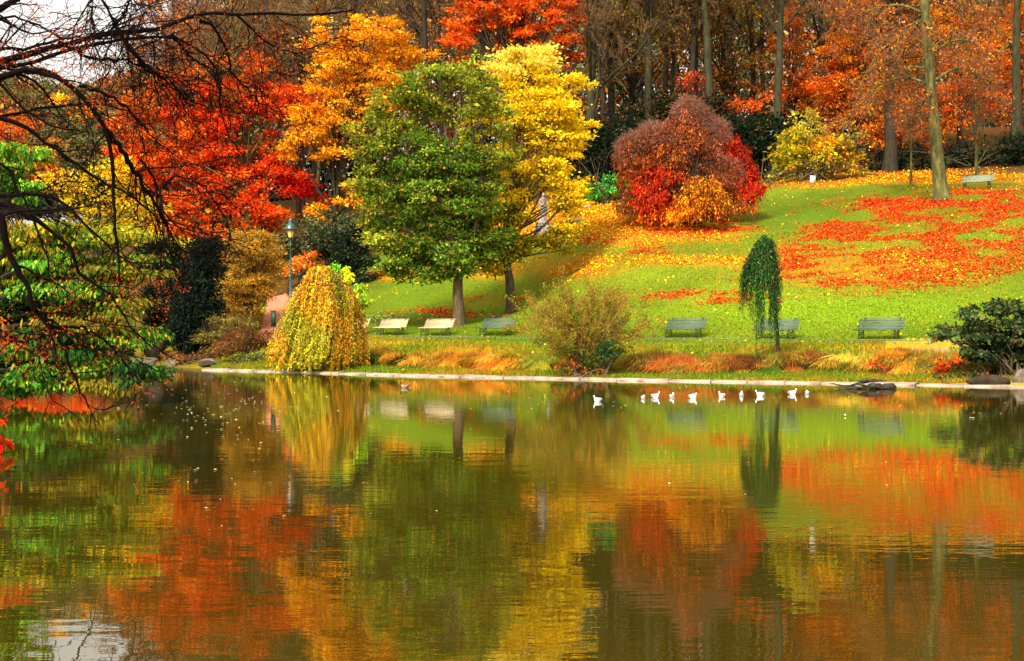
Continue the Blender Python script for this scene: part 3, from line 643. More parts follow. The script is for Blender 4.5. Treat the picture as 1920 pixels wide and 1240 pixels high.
def bare_tree(name, label, cat, px, D, H, r0, seed, lean=(0, 0), fork=.4, spread=.38, bark=BARKD, twig=TWIG, group=None, leaves=None, dens=1.0, tw=.018, Lleaf=.22, weep_=0.0, fan=(22, 55), loc=None):
    rng = np.random.default_rng(seed)
    root = thing(name, label, cat, loc or at(px, D), 0, group); n = 16; t = np.linspace(0, 1, n)
    TP = np.stack([lean[0] * t + np.cumsum(rng.normal(size=n)) * .05 * H / 20, lean[1] * t + np.cumsum(rng.normal(size=n)) * .05 * H / 20, -.3 + t * H], -1); TP[0, :2] = 0
    TR = r0 * (1 - .8 * t) * (1 + .5 * np.exp(-t * H / (r0 * 2.5)))
    parts = [(TP[None], TR[None], 9)]; B = (TP[None], TR[None])
    K1 = int(16 * dens); P1 = spawn(*B, K1, fork, .97, fan, (H * spread * .7, H * spread * 1.15), 10, .05 - weep_, .10, .48, rng, .25, .35); parts.append((*P1, 6))
    K2 = 8; P2 = spawn(*P1, K2, .15, 1, (20, 55), (H * .08, H * .17), 7, .03 - weep_, .13, .5, rng, .3); parts.append((P2[0], np.maximum(P2[1], tw * 1.1), 4))
    mk('trunk', *wood_mesh(parts), bark, root, smooth=True)
    K3 = 7; P3 = spawn(*P2, K3, .1, 1, (20, 60), (H * .035, H * .09), 5, .01 - weep_, .16, .6, rng, .6); R3 = np.full_like(P3[1], tw) * np.linspace(1, .5, 5)
    P4 = spawn(P3[0], R3, 3, .2, 1, (20, 55), (H * .02, H * .045), 3, -weep_, .15, 1, rng, .6); R4 = np.full_like(P4[1], tw * .75)
    V1 = wood_mesh([(P3[0], R3, 3), (P4[0], R4, 3)]); mk('crown', *V1, twig, root)
    if leaves:
        pal, num = leaves; q = P3[0]; ii_ = rng.integers(0, len(q), num); jj = rng.integers(1, 5, num); c = q[ii_, jj] + rng.normal(size=(num, 3)) * .25
        # leaves cling to some boughs and are gone from others
        keep = (vnoise(c[:, 0] + c[:, 1] * .6, c[:, 2], 2.6, seed % 9) > .38); c = c[keep]; num = len(c)
        LL = rng.uniform(.7, 1.3, num) * Lleaf
        mk('foliage', *(lambda g_: (g_[0], g_[1]))(leafgeo(c, rng.normal(size=(num, 3)) + (0, 0, -.4), rng.normal(size=(num, 3)) + (0, 0, 1), LL, LL * .6, np.zeros((num, 3)))), LEAF, root, np.repeat(pick(pal, num, rng, .2), 4, 0))
    return root

# palettes: display colours (r, g, b, weight)
GREEN = [(76, 112, 26, 5), (110, 140, 38, 4), (50, 82, 20, 3), (152, 156, 50, 2), (226, 160, 40, .6)]
OLIVE = [(122, 138, 34, 4), (164, 164, 50, 3), (84, 108, 28, 3), (220, 176, 56, 1.2), (104, 90, 30, .8)]
YEL = [(255, 212, 20, 7), (255, 226, 60, 3), (246, 186, 16, 3), (206, 146, 24, .6), (248, 186, 24, 1)]
PALEY = [(252, 220, 96, 4), (250, 208, 66, 2), (240, 190, 44, 1)]
YGRN = [(214, 186, 24, 3), (168, 160, 28, 3), (112, 126, 24, 2.5), (236, 176, 24, 1)]
GOLD = [(252, 166, 18, 5), (250, 146, 14, 3), (252, 186, 36, 3), (226, 116, 14, 1.5), (200, 100, 20, .6)]
ORED = [(244, 100, 20, 5), (250, 122, 28, 3), (222, 76, 16, 3), (184, 66, 18, 1.5), (252, 150, 44, .8)]
RED = [(240, 58, 18, 5), (248, 86, 24, 3), (206, 38, 16, 3), (150, 32, 16, 2.5), (250, 126, 36, 1.2)]
CRIM = [(206, 22, 18, 4), (234, 38, 18, 3), (150, 16, 20, 2)]
RUST = [(176, 96, 34, 4), (206, 122, 38, 3), (132, 78, 34, 3), (230, 150, 46, 1.5), (100, 66, 36, 2)]
MAUVE = [(158, 92, 66, 4), (136, 74, 54, 3), (176, 116, 84, 2), (164, 80, 32, 3)]
ORBR = [(216, 116, 24, 4), (190, 88, 22, 3), (236, 144, 32, 2), (140, 58, 22, 2)]
DARK = [(18, 34, 18, 4), (30, 48, 26, 3), (12, 24, 14, 3), (44, 56, 34, 1)]
DKBL = [(34, 52, 38, 4), (52, 70, 50, 3), (24, 38, 30, 3), (82, 84, 44, 1)]
BRIGHT = [(60, 140, 40, 4), (90, 170, 50, 3), (40, 96, 34, 2)]
LARCH = [(182, 134, 36, 4), (206, 154, 50, 3), (140, 100, 30, 3), (130, 122, 40, 2)]
GREYG = [(112, 114, 66, 4), (138, 134, 78, 3), (82, 86, 50, 3)]
BROWN = [(118, 82, 48, 4), (146, 100, 56, 3), (82, 60, 36, 3), (178, 104, 44, 1.5), (140, 126, 46, 1)]

# ------------------------------------------------------------ the two lawn trees
lobe_tree('green_tree', 'big green round crowned tree with a straight brown trunk beside the sheen-pale bench', 'tree', 860, 81, [
    (870, 132, 46, 26, OLIVE), (800, 160, 52, 36, OLIVE + GREEN[:1]), (745, 205, 55, 42, OLIVE), (700, 258, 42, 42, OLIVE), (850, 185, 80, 40, OLIVE, .5), (900, 235, 60, 30, OLIVE, .3), (928, 185, 40, 40, OLIVE, .7), (690, 330, 26, 40, OLIVE), (930, 300, 40, 50, OLIVE, .8),
    (765, 290, 72, 48), (845, 290, 62, 48), (890, 340, 62, 45), (728, 350, 48, 45), (800, 375, 74, 48), (880, 400, 62, 45), (765, 440, 62, 40), (835, 470, 74, 42), (728, 445, 42, 34, OLIVE), (740, 488, 36, 26),
    (905, 455, 48, 40), (800, 512, 50, 24), (868, 492, 60, 26), (700, 400, 24, 30, OLIVE)], GREEN, seed=11, r0=.33,
    trunk=[(860, 520, 0), (858, 420, .2), (850, 300, 0), (862, 200, 0), (868, 140, 0)], bark=BARK, limbs=80, cr=.55, lp=130, L=.19, W=.11, dens=1.1, flat=.45, clj=.34, gaps=[(905, 262, 26, 14), (850, 250, 16, 10), (700, 300, 10, 8)])
lobe_tree('yellow_tree', 'tall bright yellow tree standing right behind the green one', 'tree', 960, 86.5, [
    (985, 100, 45, 16, PALEY), (950, 128, 52, 20, PALEY), (1010, 125, 30, 16, PALEY), (1062, 162, 42, 22), (990, 165, 60, 30), (1040, 205, 60, 30), (985, 220, 50, 36), (1082, 240, 34, 22), (1030, 258, 56, 30), (980, 290, 48, 36),
    (1045, 300, 40, 24), (1010, 325, 44, 24), (958, 350, 40, 40), (1062, 362, 34, 14), (1084, 385, 18, 12), (1060, 335, 34, 20), (1052, 392, 26, 16), (1060, 415, 30, 14, YGRN + YEL[:1], .8), (1046, 440, 36, 12, YGRN), (952, 400, 32, 26, YGRN), (930, 430, 40, 40, YGRN), (985, 462, 40, 12, YGRN, .8), (1045, 464, 36, 9, YGRN, .8),
    (925, 490, 40, 22, YGRN, .7), (900, 250, 40, 60, YGRN, .6), (955, 465, 30, 26, YGRN)], YEL, seed=12, r0=.30,
    trunk=[(953, 500, 0), (955, 420, 0), (968, 300, 0), (985, 180, 0), (985, 110, 0)], bark=BARK, limbs=70, cr=.58, lp=150, L=.19, W=.12, dens=1.3, flat=.36, clj=.12, gaps=[(1019, 398, 14, 44), (1008, 430, 20, 14)])

# ------------------------------------------------------------ red weeping dome on the slope
def dome_shrub():
    D = 92; rng = np.random.default_rng(5)
    root = tree_root('dome_shrub', 'huge mounded russet and crimson shrub on the slope', 'shrub', 1290, D); base = np.array(root.location)
    OB = [(196, 96, 26, 4), (160, 70, 26, 3), (226, 124, 34, 2), (120, 54, 26, 2)]
    LD = [(176, 20, 14, 5), (206, 34, 16, 3), (130, 14, 14, 3), (172, 78, 24, 3.5)]; RD = [(206, 40, 14, 4), (174, 28, 14, 3), (206, 92, 24, 4), (120, 50, 22, 2)]; MAUVE = [(140, 82, 58, 4), (116, 64, 46, 3), (160, 104, 76, 2), (150, 72, 30, 3)]; OB = [(172, 84, 24, 4), (138, 62, 24, 3), (206, 112, 32, 2), (96, 46, 24, 2.5)]
    lobes = [(1290, 214, 24, 26, MAUVE), (1312, 228, 22, 24, MAUVE), (1262, 238, 22, 22, MAUVE + OB[:1]), (1300, 262, 44, 36, OB + MAUVE[:1]), (1262, 285, 36, 34, OB), (1226, 258, 26, 22, MAUVE), (1200, 268, 24, 20, MAUVE), (1178, 282, 20, 20, MAUVE + OB[:1]), (1165, 305, 16, 24, MAUVE + OB[:2]),
             (1200, 300, 32, 32, OB + MAUVE[:1]), (1230, 300, 34, 32, OB), (1180, 340, 22, 30, OB), (1168, 372, 16, 26, RUST), (1190, 385, 22, 24, RUST + OB), (1322, 262, 22, 30, MAUVE), (1338, 300, 24, 34, MAUVE, 1, -.8), (1362, 330, 26, 30, MAUVE + OB[:1], .8, -.6),
             (1345, 250, 20, 20, MAUVE[:2] + LD, 1, .5), (1364, 276, 22, 26, LD, 1.2, .6), (1386, 304, 24, 26, LD, 1.3, .8), (1405, 332, 20, 26, LD, 1.4, .8), (1418, 358, 16, 20, LD, 1.3, .4), (1392, 370, 22, 22, CRIM + OB[:1], 1.2, 0), (1375, 350, 24, 30, OB + CRIM[:1], 1, -.2),
             (1225, 342, 38, 30, LD, 1.2, -.4), (1262, 336, 36, 28, LD + OB, 1, 0), (1300, 322, 34, 24, OB, .6), (1218, 372, 34, 28, LD + RD, 1.4, -1), (1245, 385, 34, 26, RD + LD, 1.2, -1.1), (1315, 352, 34, 22, OB + GOLD[:1], 1.5, -2.6), (1298, 382, 34, 28, OB[:3] + GOLD[:2], 1.5, -2.8),
             (1335, 380, 32, 30, OB + GOLD[:1], 1.5, -2.8), (1350, 400, 22, 16, OB, 1.2, -2.4), (1272, 400, 22, 18, GOLD[:2] + ORED[:1], 1.2, -2.4), (1222, 410, 36, 10, RD + GOLD[:1], 1, -1), (1388, 392, 26, 10, RUST + CRIM[:1], 1, -.6)]
    (V, Fc, co), cen = lobe_leaves(lobes, D, rng, RUST, base, cr=.27, lp=42, dens=.85, L=.17, W=.07, flat=1.5, droop=1.0, depth=1.0, shell=.45, jit=.24, clj=.32)
    mk('crown', V, Fc, LEAF, root, co)
    # fine mauve shoots standing out of the surface
    N = 5200; lb = np.array([lobes[q][:4] for q in (0, 1, 4, 5, 6, 7, 13, 14, 16, 17)]); k = rng.integers(0, 10, N); u = norm(rng.normal(size=(N, 3)) + (0, -.2, .5))
    a = lb[k, 2] * D / F; c = lb[k, 3] * D / F; c0 = np.stack([(lb[k, 0] - 960) * D / F, np.full(N, D), zrow(lb[k, 1], D)], -1) - base
    p = c0 + u * np.stack([a, a * .8, c], -1) * .97; P_ = np.empty((N, 4, 3)); P_[:, 0] = p; d = norm(u + rng.normal(size=(N, 3)) * .4)
    for s in range(1, 4): d = norm(d + rng.normal(size=(N, 3)) * .25 + (0, 0, -.12)); P_[:, s] = P_[:, s - 1] + d * rng.uniform(.10, .26, (N, 1))
    mk('shoots', *wood_mesh([(P_, np.full((N, 4), .008), 3)]), mat_noise('mauve_twig', (112, 74, 60), (150, 104, 84), 1, .9, 0), root)
    m_ = 60; tg = cen[rng.choice(len(cen), m_)]; p0 = rng.normal(size=(m_, 3)) * (.3, .3, 0); mid = (p0 + tg) / 2 + (0, 0, 1.2)
    mk('stem', *wood_mesh([(bez(p0, mid, tg, 8), np.linspace(.12, .03, 8)[None].repeat(m_, 0), 5)]), BARKD, root, smooth=True)
dome_shrub()

# ------------------------------------------------------------ weeping forms
def weep(name, label, cat, px, D, H, strands, prof, pal, seed, L, W, step, bundles=None, skew=(0, 0), r0=.12, leafmat=LEAF, bark=BARK, bottom=(0, .25), bare_w=.012, jit=.2, palfn=None, group=None, tb=0):
    """strands leave the head of the trunk, arch out and hang; prof(angle) gives the reach"""
    rng = np.random.default_rng(seed); root = tree_root(name, label, cat, px, D, group); n = 14
    th = rng.uniform(0, 2 * math.pi, strands); rr = prof(th) * rng.uniform(.12, 1, strands) ** .6; zt = H * (1 - .5 * rng.random(strands) ** 2.2) * (1 - .10 * (rr / rr.max()) ** 2)
    zb = H * rng.uniform(*bottom, strands) * (1.15 - .3 * rr / rr.max())
    if bundles:
        kb = rng.integers(0, len(bundles), strands); bb = np.array(bundles); th = np.radians(bb[kb, 0]) + rng.normal(size=strands) * .09; rr = bb[kb, 1] * rng.uniform(.72, 1.1, strands); zb = H * (bb[kb, 2] + rng.random(strands) ** .7 * (.80 - bb[kb, 2]) * .75)
    zt = H * (1 - .16 * (rr / rr.max()) ** 2 - .08 * rng.random(strands)) if bundles else zt
    t = np.linspace(0, 1, n)[None]
    e = 1 - (1 - np.clip(t / .55, 0, 1)) ** 2; rad = .05 + rr[:, None] * ((e * .82 + .18 * t) if bundles else (e * .5 + .5 * t ** 1.2))
    z = zt[:, None] * (1 - t) ** 0 + H * .07 * np.sin(np.clip(t / .3, 0, 1) * math.pi) - (zt - zb)[:, None] * np.clip((t - .1) / .9, 0, 1) ** 1.45
    wk = .022 if bundles else .045; x = rad * np.cos(th)[:, None] + skew[0] * t ** 2 + np.cumsum(rng.normal(size=(strands, n)) * wk * H / 5, 1); y = rad * np.sin(th)[:, None] + skew[1] * t ** 2 + np.cumsum(rng.normal(size=(strands, n)) * wk * H / 5, 1)
    P_ = np.stack([x, y, z], -1); Rr = np.full((strands, n), bare_w) * np.linspace(1.4, .5, n)
    seglen = np.linalg.norm(P_[:, 1:] - P_[:, :-1], axis=2).sum(1); K = np.maximum(3, (seglen / step).astype(int)); idx = np.repeat(np.arange(strands), K); N = len(idx)
    f = rng.uniform(.06, 1, N) * (n - 1); i = np.minimum(f.astype(int), n - 2); ff = (f - i)[:, None]
    c = P_[idx, i] * (1 - ff) + P_[idx, i + 1] * ff + rng.normal(size=(N, 3)) * L * .35; tan = norm(P_[idx, i + 1] - P_[idx, i])
    out = np.stack([np.cos(th[idx]), np.sin(th[idx]), np.zeros(N)], -1)
    d = norm(tan * .7 + rng.normal(size=(N, 3)) * .5 + (0, 0, -.5)); nn = norm(out + rng.normal(size=(N, 3)) * .5 + (0, 0, .3)); LL = rng.uniform(.7, 1.3, N) * L
    sc_ = np.exp(rng.normal(size=(strands, 1)) * .3)[idx]; pc = pick(pal, N, rng, jit)
    if palfn is not None:
        m2 = palfn(c)[:, None]; pc = pc * (1 - m2) + pick(palfn.alt, N, rng, jit) * m2
    V, Fc, co = leafgeo(c, d, nn, LL, LL * W / L, np.clip(pc * sc_, 0, .95)); mk('crown', V, Fc, leafmat, root, co)
    tp = np.array([(tb, 0, -.3), (tb * .8 + (.07 if tb else .05), .04, H * .3), (tb * .45 - .09, -.05, H * .62), (0, 0, H * .93)]); tt = np.linspace(0, 3, 12); TP = np.stack([np.interp(tt, range(4), tp[:, q]) for q in range(3)], -1)
    parts = [(TP[None], (r0 * (1.3 - .75 * np.linspace(0, 1, 12)))[None], 8), (P_, Rr, 3)]
    mk('trunk', *wood_mesh(parts), bark, root, smooth=True); return root
GW = [(240, 176, 28, 5), (222, 148, 26, 3), (246, 196, 46, 3), (200, 112, 24, 2), (180, 176, 36, 1.5)]
def gfn(c): return ss(.52, .66, vnoise(c[:, 0] * 1.2 + c[:, 1], c[:, 2] * .35, .9, 3)) * .85
gfn.alt = [(156, 164, 34, 4), (196, 184, 40, 3), (110, 134, 30, 2)]
weep('weeping_tree', 'golden yellow weeping tree trailing its curtain of leaves to the kerb', 'tree', 604, 67.5, 4.8, 620, lambda a: 2.2 + .3 * np.cos(a) + .28 * np.sin(a * 5 + 1) + .2 * np.sin(a * 11), GW, 21, .11, .055, .032, skew=(-.6, -.6), bottom=(.0, .24), palfn=gfn)
weep('weeping_conifer', 'slim dark green weeping conifer with ragged hanging strands', 'tree', 1434, 59.5, 5.0, 150, lambda a: .62 + 0 * a, [(44, 96, 36, 5), (74, 126, 50, 3), (26, 64, 28, 3), (122, 120, 50, 1)], 22, .12, .035, .03,
     tb=.58, bundles=[(180, .40, .02), (0, .42, .10), (20, .55, .02), (185, .7, .3), (175, .95, .22), (230, .25, .04), (110, .3, .3), (300, .3, .05), (350, .60, .08), (270, .12, .55), (200, .55, .5), (190, 1.05, .38)], r0=.075, bark=BARKD, jit=.25)
# upright lime shoots behind the golden curtain
for i, (px, h_, D, lb, pl) in enumerate([(632, 5.1, 69.5, 'slender bright green sapling rising behind the golden weeping tree, left of two', [(110, 190, 40, 4), (150, 206, 50, 2), (70, 150, 36, 2)]), (652, 4.85, 69, 'slender lemon yellow sapling rising behind the golden weeping tree', [(232, 224, 40, 4), (206, 206, 44, 3), (170, 190, 44, 2)]),
                                 (676, 4.2, 69, 'short lime sapling at the right shoulder of the golden weeping tree', [(170, 200, 40, 4), (120, 176, 40, 3), (214, 206, 50, 2)])]):
    x, y, z = at(px, D); rws = [(px + q, HZ - (z + h_ * f - CH) * F / D, 9 - 3 * f, 12) for q, f in ((0, .97), (2, .9), (-2, .82), (3, .74), (0, .66), (4, .56))]
    lobe_tree('sapling', lb, 'sapling', px, D, rws, pl, seed=60 + i, r0=.035, limbs=14, twigs=0, cr=.2, lp=26, L=.17, W=.12, flat=.8, droop=.7, group='saplings behind the weeping tree')

# twiggy shrub in the middle of the bank
def twig_shrub():
    D = 58.5; rng = np.random.default_rng(31); root = tree_root('twiggy_shrub', 'wide open twiggy shrub with small olive leaves in the middle of the bank', 'shrub', 1092, D)
    N0 = 64; th = rng.uniform(0, 2 * math.pi, N0); lean = rng.uniform(.05, .95, N0); n = 9; P_ = np.empty((N0, n, 3)); P_[:, 0] = np.stack([np.cos(th) * .35, np.sin(th) * .3, np.zeros(N0)], -1) * rng.random((N0, 1))
    d = norm(np.stack([np.cos(th) * lean * .8, np.sin(th) * lean * .8, np.ones(N0)], -1)); Ls = rng.uniform(2.6, 4.3, N0)
    for s in range(1, n): d = norm(d + rng.normal(size=(N0, 3)) * .09 + np.stack([np.cos(th) * .06 * lean, np.sin(th) * .06 * lean, np.zeros(N0)], -1)); P_[:, s] = P_[:, s - 1] + d * (Ls / (n - 1))[:, None]
    R0 = np.linspace(.03, .010, n)[None].repeat(N0, 0); A = spawn(P_, R0, 9, .25, 1, (18, 50), (.5, 1.3), 6, .04, .12, .6, rng); B_ = spawn(*A, 5, .2, 1, (20, 55), (.25, .6), 4, .02, .15, .7, rng)
    mk('stem', *wood_mesh([(P_, R0, 5), (A[0], np.maximum(A[1], .008), 4), (B_[0], np.full_like(B_[1], .006), 3)]), mat_noise('orange_twig', (110, 84, 40), (176, 112, 50), 2, .9, 0), root)
    q = np.concatenate([A[0].reshape(-1, 3), B_[0].reshape(-1, 3)]); N = 26000; c = q[rng.integers(0, len(q), N)] + rng.normal(size=(N, 3)) * .07
    V, Fc, co = leafgeo(c, rng.normal(size=(N, 3)), rng.normal(size=(N, 3)) + (0, 0, .8), rng.uniform(.05, .11, N), rng.uniform(.03, .055, N), pick([(130, 134, 34, 5), (168, 164, 40, 3), (96, 108, 30, 3), (186, 120, 40, 1)], N, rng, .2)); mk('foliage', V, Fc, LEAF, root, co)
twig_shrub()
lobe_tree('green_shrub', 'low dark green shrub at the foot of the twiggy shrub', 'shrub', 1120, 57.6, [(1128, 655, 36, 18), (1100, 668, 34, 16, [(96, 110, 30, 3), (60, 88, 28, 3)]), (1040, 650, 40, 24, [(120, 126, 34, 3), (84, 104, 30, 3)], .5), (1165, 645, 26, 22, [(120, 126, 34, 3), (84, 104, 30, 3)], .5)],
          [(40, 84, 44, 4), (60, 104, 50, 3), (30, 60, 34, 3)], seed=33, hide_trunk=True, r0=.2, limbs=25, cr=.25, lp=34, L=.13, W=.07, flat=.7)
lobe_tree('red_shrub', 'small rusty red shrub under the twiggy shrub at the kerb', 'shrub', 1075, 57.0, [(1070, 685, 30, 10), (1100, 690, 26, 7)], RUST, seed=34, dens=.6, hide_trunk=True, r0=.2, limbs=14, cr=.2, lp=34, L=.12, W=.07)

# dark spreading bush at the right
NG = [(54, 76, 42, 4), (80, 100, 54, 3), (34, 54, 32, 3), (118, 110, 64, 1), (150, 50, 28, .2)]
lobe_tree('spreading_bush', 'dark green tiered spreading bush leaning over the right end of the kerb', 'bush', 1900, 51, [
    (1900, 575, 60, 14), (1850, 590, 60, 14), (1920, 605, 90, 22), (1830, 580, 34, 6, None, .8), (1800, 622, 50, 10), (1770, 628, 28, 5, None, .7), (1860, 625, 60, 16), (1930, 640, 70, 22), (1840, 652, 44, 16), (1810, 660, 20, 10), (1880, 665, 50, 22, DARK + NG[:1]), (1945, 680, 70, 24),
    (1860, 700, 60, 12, NG + RUST[:1], .8), (1800, 706, 44, 6, NG + RUST[:1], .7), (1980, 600, 80, 30), (2020, 650, 70, 40), (1880, 640, 60, 30, DARK)], NG, seed=35, hide_trunk=True, r0=.4, limbs=60, cr=.34, lp=70, L=.15, W=.085, flat=.26, dens=1.25, droop=.1)
lobe_tree('red_ground_shrub', 'low fiery red orange shrub left of the dark spreading bush', 'shrub', 1790, 53.6, [(1800, 688, 50, 16), (1760, 692, 44, 12), (1720, 698, 40, 8, ORED, .8), (1845, 680, 30, 16, ORED + RUST)], RED + ORED, seed=36, hide_trunk=True, r0=.5, limbs=40, cr=.25, lp=40, L=.14, W=.09, flat=.5, dens=.8)
lobe_tree('red_ground_shrub', 'thin line of red leaves creeping along the kerb behind the driftwood', 'shrub', 1670, 54.0, [(1690, 704, 34, 6), (1645, 706, 30, 5, None, .7), (1640, 688, 22, 7, CRIM + RUST, .7)], RED + ORED, seed=37, hide_trunk=True, r0=.5, limbs=20, cr=.2, lp=30, L=.13, W=.09, dens=.7)

# ------------------------------------------------------------ left bank plants
lobe_tree('feathery_conifer', 'feathery golden brown conifer left of the lamp', 'tree', 470, 86, [(480, 445, 46, 14), (465, 470, 62, 18), (480, 500, 64, 18), (455, 528, 62, 18), (470, 552, 50, 16), (425, 560, 34, 12), (440, 575, 56, 16), (412, 596, 28, 10), (458, 600, 36, 14, LARCH + GREYG[:1])],
          LARCH, seed=41, r0=.16, limbs=70, cr=.5, lp=130, L=.17, W=.055, flat=.34, dens=2.0, droop=.25)
lobe_tree('olive_conifer', 'olive drooping conifer boughs below the golden brown conifer', 'tree', 425, 79.5, [(430, 605, 46, 12), (405, 630, 40, 12), (440, 632, 44, 14), (400, 655, 30, 8)], [(122, 110, 46, 4), (98, 92, 40, 3), (146, 122, 50, 2)], seed=42, r0=.1, limbs=40, cr=.4, lp=110, L=.16, W=.05, flat=.34, droop=.3, dens=1.8)
lobe_tree('brown_bush', 'brown tangled bush at the water left of the grassy bank', 'bush', 455, 76.5, [(470, 630, 40, 16), (440, 650, 40, 14), (478, 648, 20, 8), (412, 664, 26, 8)], [(120, 76, 40, 4), (92, 58, 34, 3), (140, 104, 46, 2)], seed=43, hide_trunk=True, r0=.4, limbs=50, cr=.35, lp=80, L=.14, W=.05, flat=.6, dens=1.6)
lobe_tree('dark_conifer', 'almost black dense conifer at the head of the left inlet', 'tree', 362, 80.5, [(385, 470, 26, 30), (380, 510, 34, 34), (370, 560, 42, 40), (360, 605, 46, 36), (355, 640, 42, 18)], [(14, 28, 20, 4), (24, 40, 28, 3), (34, 52, 34, 1)], seed=44, r0=.2, limbs=40, cr=.5, lp=110, L=.22, W=.09, flat=.6, dens=2.4, droop=.4)
lobe_tree('dark_conifer', 'dark evergreen behind the rocks, left of the almost black conifer', 'tree', 310, 86, [(305, 560, 36, 50), (320, 620, 44, 34), (300, 480, 30, 40)], DARK, seed=45, r0=.2, limbs=30, cr=.5, lp=100, L=.22, W=.1, dens=2.2)
lobe_tree('dark_bush', 'round dark blue green bush behind the golden weeping tree', 'bush', 648, 100, [(640, 470, 46, 42), (675, 500, 34, 34), (610, 450, 30, 24, DKBL + GREYG[:1]), (660, 430, 34, 20, DKBL + GREYG[:1]), (690, 430, 26, 26, GREYG + DKBL[:1])], DKBL, seed=46, hide_trunk=True, r0=.4, limbs=30, cr=.45, lp=70, L=.2, W=.11, flat=.7, dens=1.4)
lobe_tree('orange_shrub', 'small orange pink shrub just behind the lamp post', 'shrub', 578, 102, [(580, 492, 34, 13), (556, 505, 24, 12), (600, 480, 20, 8)], [(240, 150, 70, 4), (230, 110, 40, 3), (250, 190, 60, 2)], seed=47, hide_trunk=True, r0=.3, limbs=20, cr=.35, lp=50, L=.2, W=.13)
lobe_tree('dark_bush', 'dark undergrowth bush directly behind the lamp head', 'bush', 560, 106, [(580, 440, 40, 30), (530, 470, 30, 30), (620, 420, 40, 24)], DKBL + GREYG, seed=48, hide_trunk=True, r0=.3, limbs=20, cr=.5, lp=60, L=.24, W=.12)
lobe_tree('lawn_shrub', 'low grey green shrub on the lawn above the two sheen-pale benches', 'shrub', 725, 84.5, [(725, 594, 36, 7), (760, 599, 18, 4, BROWN)], [(150, 164, 60, 4), (112, 136, 48, 3), (190, 190, 90, 1)], seed=49, hide_trunk=True, r0=.5, limbs=14, cr=.25, lp=40, L=.12, W=.06)
lobe_tree('red_shrub', 'orange red shrub low at the far left shore', 'shrub', 90, 77, [(60, 615, 70, 26), (140, 625, 40, 20), (0, 610, 50, 30)], ORED + RED, seed=50, hide_trunk=True, r0=.8, limbs=30, cr=.5, lp=60, L=.24, W=.15)
lobe_tree('brown_bush', 'brown bush low on the shore between the rocks and the grassy bank', 'bush', 340, 78.5, [(330, 668, 30, 8), (365, 672, 24, 6)], BROWN + RUST[:1], seed=51, hide_trunk=True, r0=.4, limbs=20, cr=.25, lp=50, L=.12, W=.05)
lobe_tree('dark_bush', 'dark bush behind the flat pale rock under the overhanging green leaves', 'bush', 230, 80, [(230, 640, 50, 24), (160, 650, 60, 20), (60, 660, 70, 18)], DARK, seed=52, hide_trunk=True, r0=.6, limbs=30, cr=.5, lp=60, L=.2, W=.1, dens=1.2)
lobe_tree('grassy_shrub', 'low green shrub on the left grassy bank slope', 'shrub', 452, 74.5, [(455, 672, 38, 8), (495, 660, 26, 8)], [(112, 132, 34, 4), (140, 150, 44, 3), (84, 100, 30, 2)], seed=53, hide_trunk=True, r0=.5, limbs=14, cr=.25, lp=40, L=.13, W=.05)

# ------------------------------------------------------------ big colour trees behind the lawn
lobe_tree('red_maple', 'blazing red and orange maple left of the golden tree', 'maple', 470, 112, [
    (565, 180, 56, 20, ORED), (520, 205, 66, 22), (600, 215, 40, 20, ORED), (450, 250, 70, 24, RED, .7), (340, 262, 66, 20, ORED), (300, 290, 60, 22, ORED), (390, 290, 60, 24), (480, 300, 70, 26), (330, 330, 60, 22), (430, 345, 80, 26), (520, 340, 56, 26), (560, 345, 34, 22, CRIM),
    (360, 385, 60, 22, ORED), (290, 380, 44, 22, ORED, .9), (300, 430, 40, 22, ORED + CRIM[:1], .9), (460, 395, 76, 24), (400, 430, 70, 22, ORED), (500, 410, 56, 16, ORED), (590, 375, 26, 20, CRIM), (440, 190, 70, 30, RUST, .5), (320, 440, 40, 20, ORED), (340, 510, 30, 26, RED, .6), (325, 545, 20, 16, RED, .6), (400, 140, 70, 34, RUST + ORED[:1], .45), (300, 200, 70, 34, RUST + ORED[:1], .5), (480, 130, 60, 30, RUST + RED[:1], .4), (260, 320, 56, 30, ORED, 1), (260, 240, 50, 30, ORED + RUST[:1], .8), (330, 160, 60, 24, RUST + RED[:2], .7), (430, 170, 60, 26, RED + RUST[:1], .8), (520, 165, 40, 20, RED + RUST[:1], .7), (240, 280, 40, 24, ORED, .8), (350, 215, 50, 24, RED, 1), (440, 215, 50, 24, RED, 1), (380, 230, 60, 26, ORED, .7), (330, 440, 50, 26, ORED, .8)],
    RED + ORED[:2] + RED[:2], seed=71, r0=.42, limbs=80, cr=.75, lp=140, L=.23, W=.15, flat=.42, dens=1.15, clj=.26, bark=BARKG)
lobe_tree('golden_tree', 'golden orange tree between the red maple and the big green tree', 'tree', 622, 108, [
    (640, 50, 50, 30, None, .35), (700, 40, 50, 30, None, .5), (690, 90, 70, 32), (740, 90, 46, 34, None, .9), (640, 120, 56, 30), (720, 140, 66, 34), (620, 160, 50, 28), (660, 190, 60, 30), (590, 215, 46, 24), (640, 240, 50, 26), (580, 262, 48, 20), (620, 290, 40, 14), (730, 200, 46, 40),
    (640, 375, 54, 13), (610, 398, 34, 12), (680, 355, 30, 14), (795, 115, 24, 22, None, .8), (540, 285, 26, 12), (590, 90, 40, 24, None, .4)], GOLD, seed=72, r0=.3, limbs=80, cr=.7, lp=130, L=.22, W=.14, flat=.34, dens=1.0, clj=.26, bark=BARKD)
